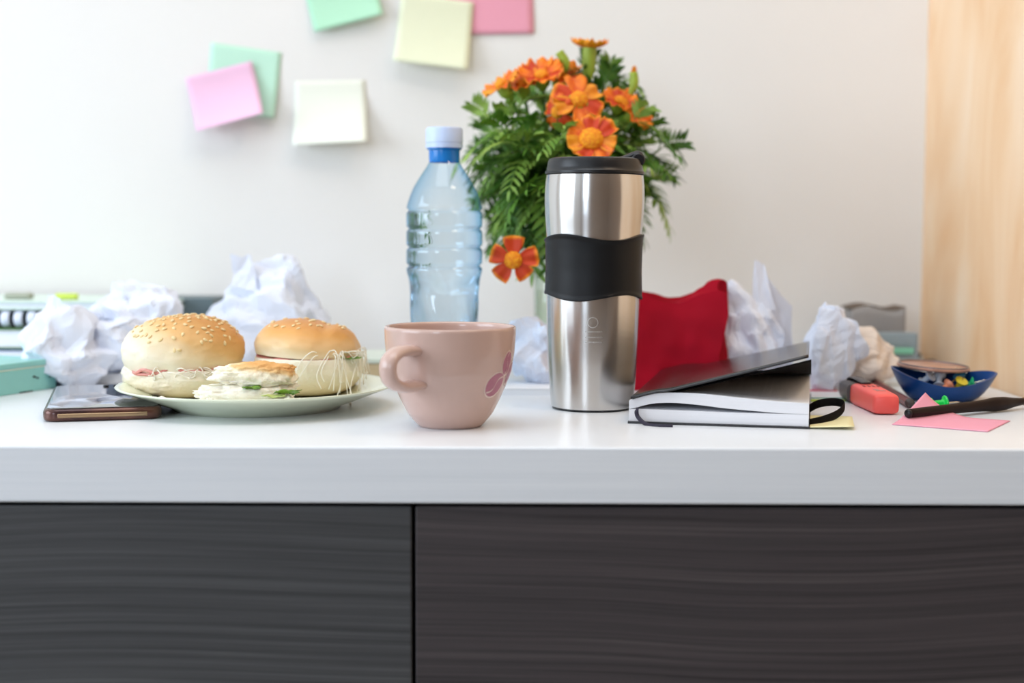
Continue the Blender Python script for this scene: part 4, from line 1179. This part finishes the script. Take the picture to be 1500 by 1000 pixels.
pinhead((.003, -.005, .0125), rgb(240, 150, 110), 'orange push pin low inside the blue dish', (.5, .9, 1))
t = thing('round_lid', 'flat copper brown round lid lying across the back of the dish', 'lid', dc + Vector((-.002, .019, .0245)), (radians(2), radians(3), 0))
obj('disc', lathe_bm([(0, 0), (.0285, 0), (.0295, .0008), (.0295, .0020), (.0285, .0026), (0, .0026)], 64), mat('copper_brown', rgb(196, 150, 130), .3, metal=.3, var=.1), t, sharp=40)
obj('rim', lathe_bm([(.0270, .0026), (.0285, .0026), (.0285, .0036), (.0270, .0036), (.0270, .0026)], 64), mat('grey_rim', rgb(150, 140, 140), .3, metal=.6), t, sharp=40)

# grey cardboard box with translucent case in the back right corner
x0 = P(1246, 480, 1.40).x; x1 = P(1326, 480, 1.40).x
hB = P(1285, 452, 1.40).z - TOP
gb = thing('card_box', 'grey cardboard box standing at the wall near the corner', 'box', ((x0+x1)/2, 1.42, TOP))
m_gcard = mat('grey_card', rgb(158, 154, 152), .8, var=.05)
def gb_bm():
    w = (x1-x0)/2
    def f(u, v): return Vector((-w + 2*w*u, -.02 + .0004*sin(u*6), v*(hB + .0022*sin(u*7 - .6)*v)))
    return f
obj('body', box_bm(-(x1-x0)/2, (x1-x0)/2, -.019, .02, 0, hB - .002), m_gcard, gb, smooth=False)
obj('front_panel', grid_bm(gb_bm(), 20, 8), m_gcard, gb, solid=.0012)
def gtop(u, v):
    w = (x1-x0)/2; return Vector((-w + 2*w*u, -.02 + .042*v, hB + .0012 + .0022*sin(u*7 - .6)))
obj('flap', grid_bm(gtop, 20, 4), mat('brown_card_edge', rgb(110, 96, 84), .8), gb, solid=.0014)
x0 = P(1275, 500, 1.36).x; x1 = P(1348, 500, 1.36).x
tc_ = thing('plastic_case', 'translucent grey blue plastic case before the grey box', 'case', ((x0+x1)/2 - .001, 1.37, TOP))
m_case2 = mat('translucent_blue_grey', rgb(178, 192, 200), .25, trans=.35, ior=1.3)
hC = P(1310, 487, 1.36).z - TOP
obj('body', rounded_prism_bm(x1-x0, .022, hC*.55, .003, bv=.001), m_case2, tc_, sharp=40)
obj('lid', rounded_prism_bm(x1-x0-.002, .021, hC*.45-.001, .003, bv=.001), mat('grey_blue_lid', rgb(160, 176, 184), .3, trans=.2, ior=1.3), tc_, loc=(0, 0, hC*.55+.0005), sharp=40)
obj('content', rounded_prism_bm(x1-x0-.012, .004, .006, .001), mat('mint_clips', rgb(130, 200, 170), .4), tc_, loc=(0, -.0125, hC*.5))

# pens lying at the back right
def rod(name, label, cat, p0, p1, r, mats, dz=.0):
    a = PT(*p0, .005+dz); b = PT(*p1, .005+dz); t = thing(name, label, cat, (a.x, a.y, TOP + r + dz))
    d = Vector((b.x-a.x, b.y-a.y, 0))
    for nm, f0, f1, k, m in mats:
        obj(nm, sweep_bm([d*f0, d*(f0*.9+f1*.1), d*(f0*.1+f1*.9), d*f1], lambda f, k=k: r*k*(.85 if f in (0, 1) else 1), segs=16), m, t, sharp=50)
    return t
m_silv = mat('silver', rgb(206, 208, 214), .2, metal=.9); m_wpl = mat('white_plastic', rgb(232, 238, 236), .3)
m_lav = mat('lavender_grey_barrel', rgb(150, 152, 178), .3, metal=.3)
rod('ballpoint_pen', 'silver and black ballpoint pen behind the blue dish', 'pen', (1312, 538), (1388, 529), .0042,
    [('tip', -.1, .08, .5, m_silv), ('barrel', .08, .60, 1, m_lav), ('grip', .60, .72, 1.12, m_blackp), ('cap', .72, 1.0, 1.0, m_wpl)])
rod('marker_pen', 'black marker lying behind the silver ballpoint pen', 'marker', (1268, 533), (1352, 524), .0050,
    [('barrel', 0, .6, 1, m_grey), ('cap', .6, 1.0, 1.08, m_blackp)])
rod('pencil', 'short yellow ochre pencil stub behind the highlighter cap', 'pencil', (1272, 556), (1302, 543), .0036,
    [('barrel', 0, .8, 1, mat('ochre', rgb(190, 150, 70), .4)), ('end_cap', .8, 1, 1.05, m_grey)])
rod('eraser_stick', 'pink stick eraser lying near the wooden wall', 'eraser', (1330, 519), (1352, 526), .004,
    [('sleeve', 0, .6, 1, mat('dusty_pink', rgb(206, 158, 158), .5)), ('rubber', .6, 1, .9, m_wpl)])

# ================================================================ CAMERA / LIGHT
cd = bpy.data.cameras.new('camera'); cam = bpy.data.objects.new('camera', cd); COL.objects.link(cam)
cam.matrix_world = Matrix.Translation(cam_pos) @ Matrix((Rt, Up, -Fw)).transposed().to_4x4()
cd.sensor_width = 36; cd.lens = 36 * FPX / 1500; cd.clip_start = .01
cd.dof.use_dof = True; cd.dof.focus_distance = 1.045; cd.dof.aperture_fstop = 3.3
SC.camera = cam

def area(name, loc, rot, sx, sy, power, col):
    l = bpy.data.lights.new(name, 'AREA'); l.shape = 'RECTANGLE'; l.size = sx; l.size_y = sy; l.energy = power; l.color = col
    o = bpy.data.objects.new(name, l); COL.objects.link(o); o.location = loc; o.rotation_euler = rot; return o
area('window_daylight', (LXW - .02, (WL[0]+WL[1])/2, (WL[2]+WL[3])/2), (0, radians(-90), 0), WL[3]-WL[2]-.1, WL[1]-WL[0]-.1, 50, (.77, .88, 1.0))
area('rear_window_daylight', ((WR[0]+WR[1])/2, REAR - .02, (WR[2]+WR[3])/2), (radians(90), 0, 0), WR[1]-WR[0]-.1, WR[3]-WR[2]-.1, 24, (.72, .85, 1.0))
l = area('warm_overhead_fill', (.9, .3, ZC - .03), (0, 0, 0), .5, .5, 11, (1.0, .76, .54))  # unseen lamp, added as warm fill from the upper right
area('overhead_fill', (-.25, .72, ZC - .03), (0, 0, 0), 1.1, 1.0, 12, (.88, .94, 1.0))  # unseen overhead light, added to brighten the worktop against its front edge
w = bpy.data.worlds.new('world'); SC.world = w; w.use_nodes = True
w.node_tree.nodes['Background'].inputs[0].default_value = (.75, .85, 1, 1); w.node_tree.nodes['Background'].inputs[1].default_value = .6

SC.view_settings.view_transform = 'Standard'; SC.view_settings.look = 'None'
SC.view_settings.exposure = -0.11; SC.view_settings.gamma = 1; SC.view_settings.use_curve_mapping = False
SC.cycles.use_denoising = True
SC.cycles.max_bounces = 12; SC.cycles.transmission_bounces = 10; SC.cycles.transparent_max_bounces = 12; SC.cycles.diffuse_bounces = 5
SC.cycles.sample_clamp_indirect = 6
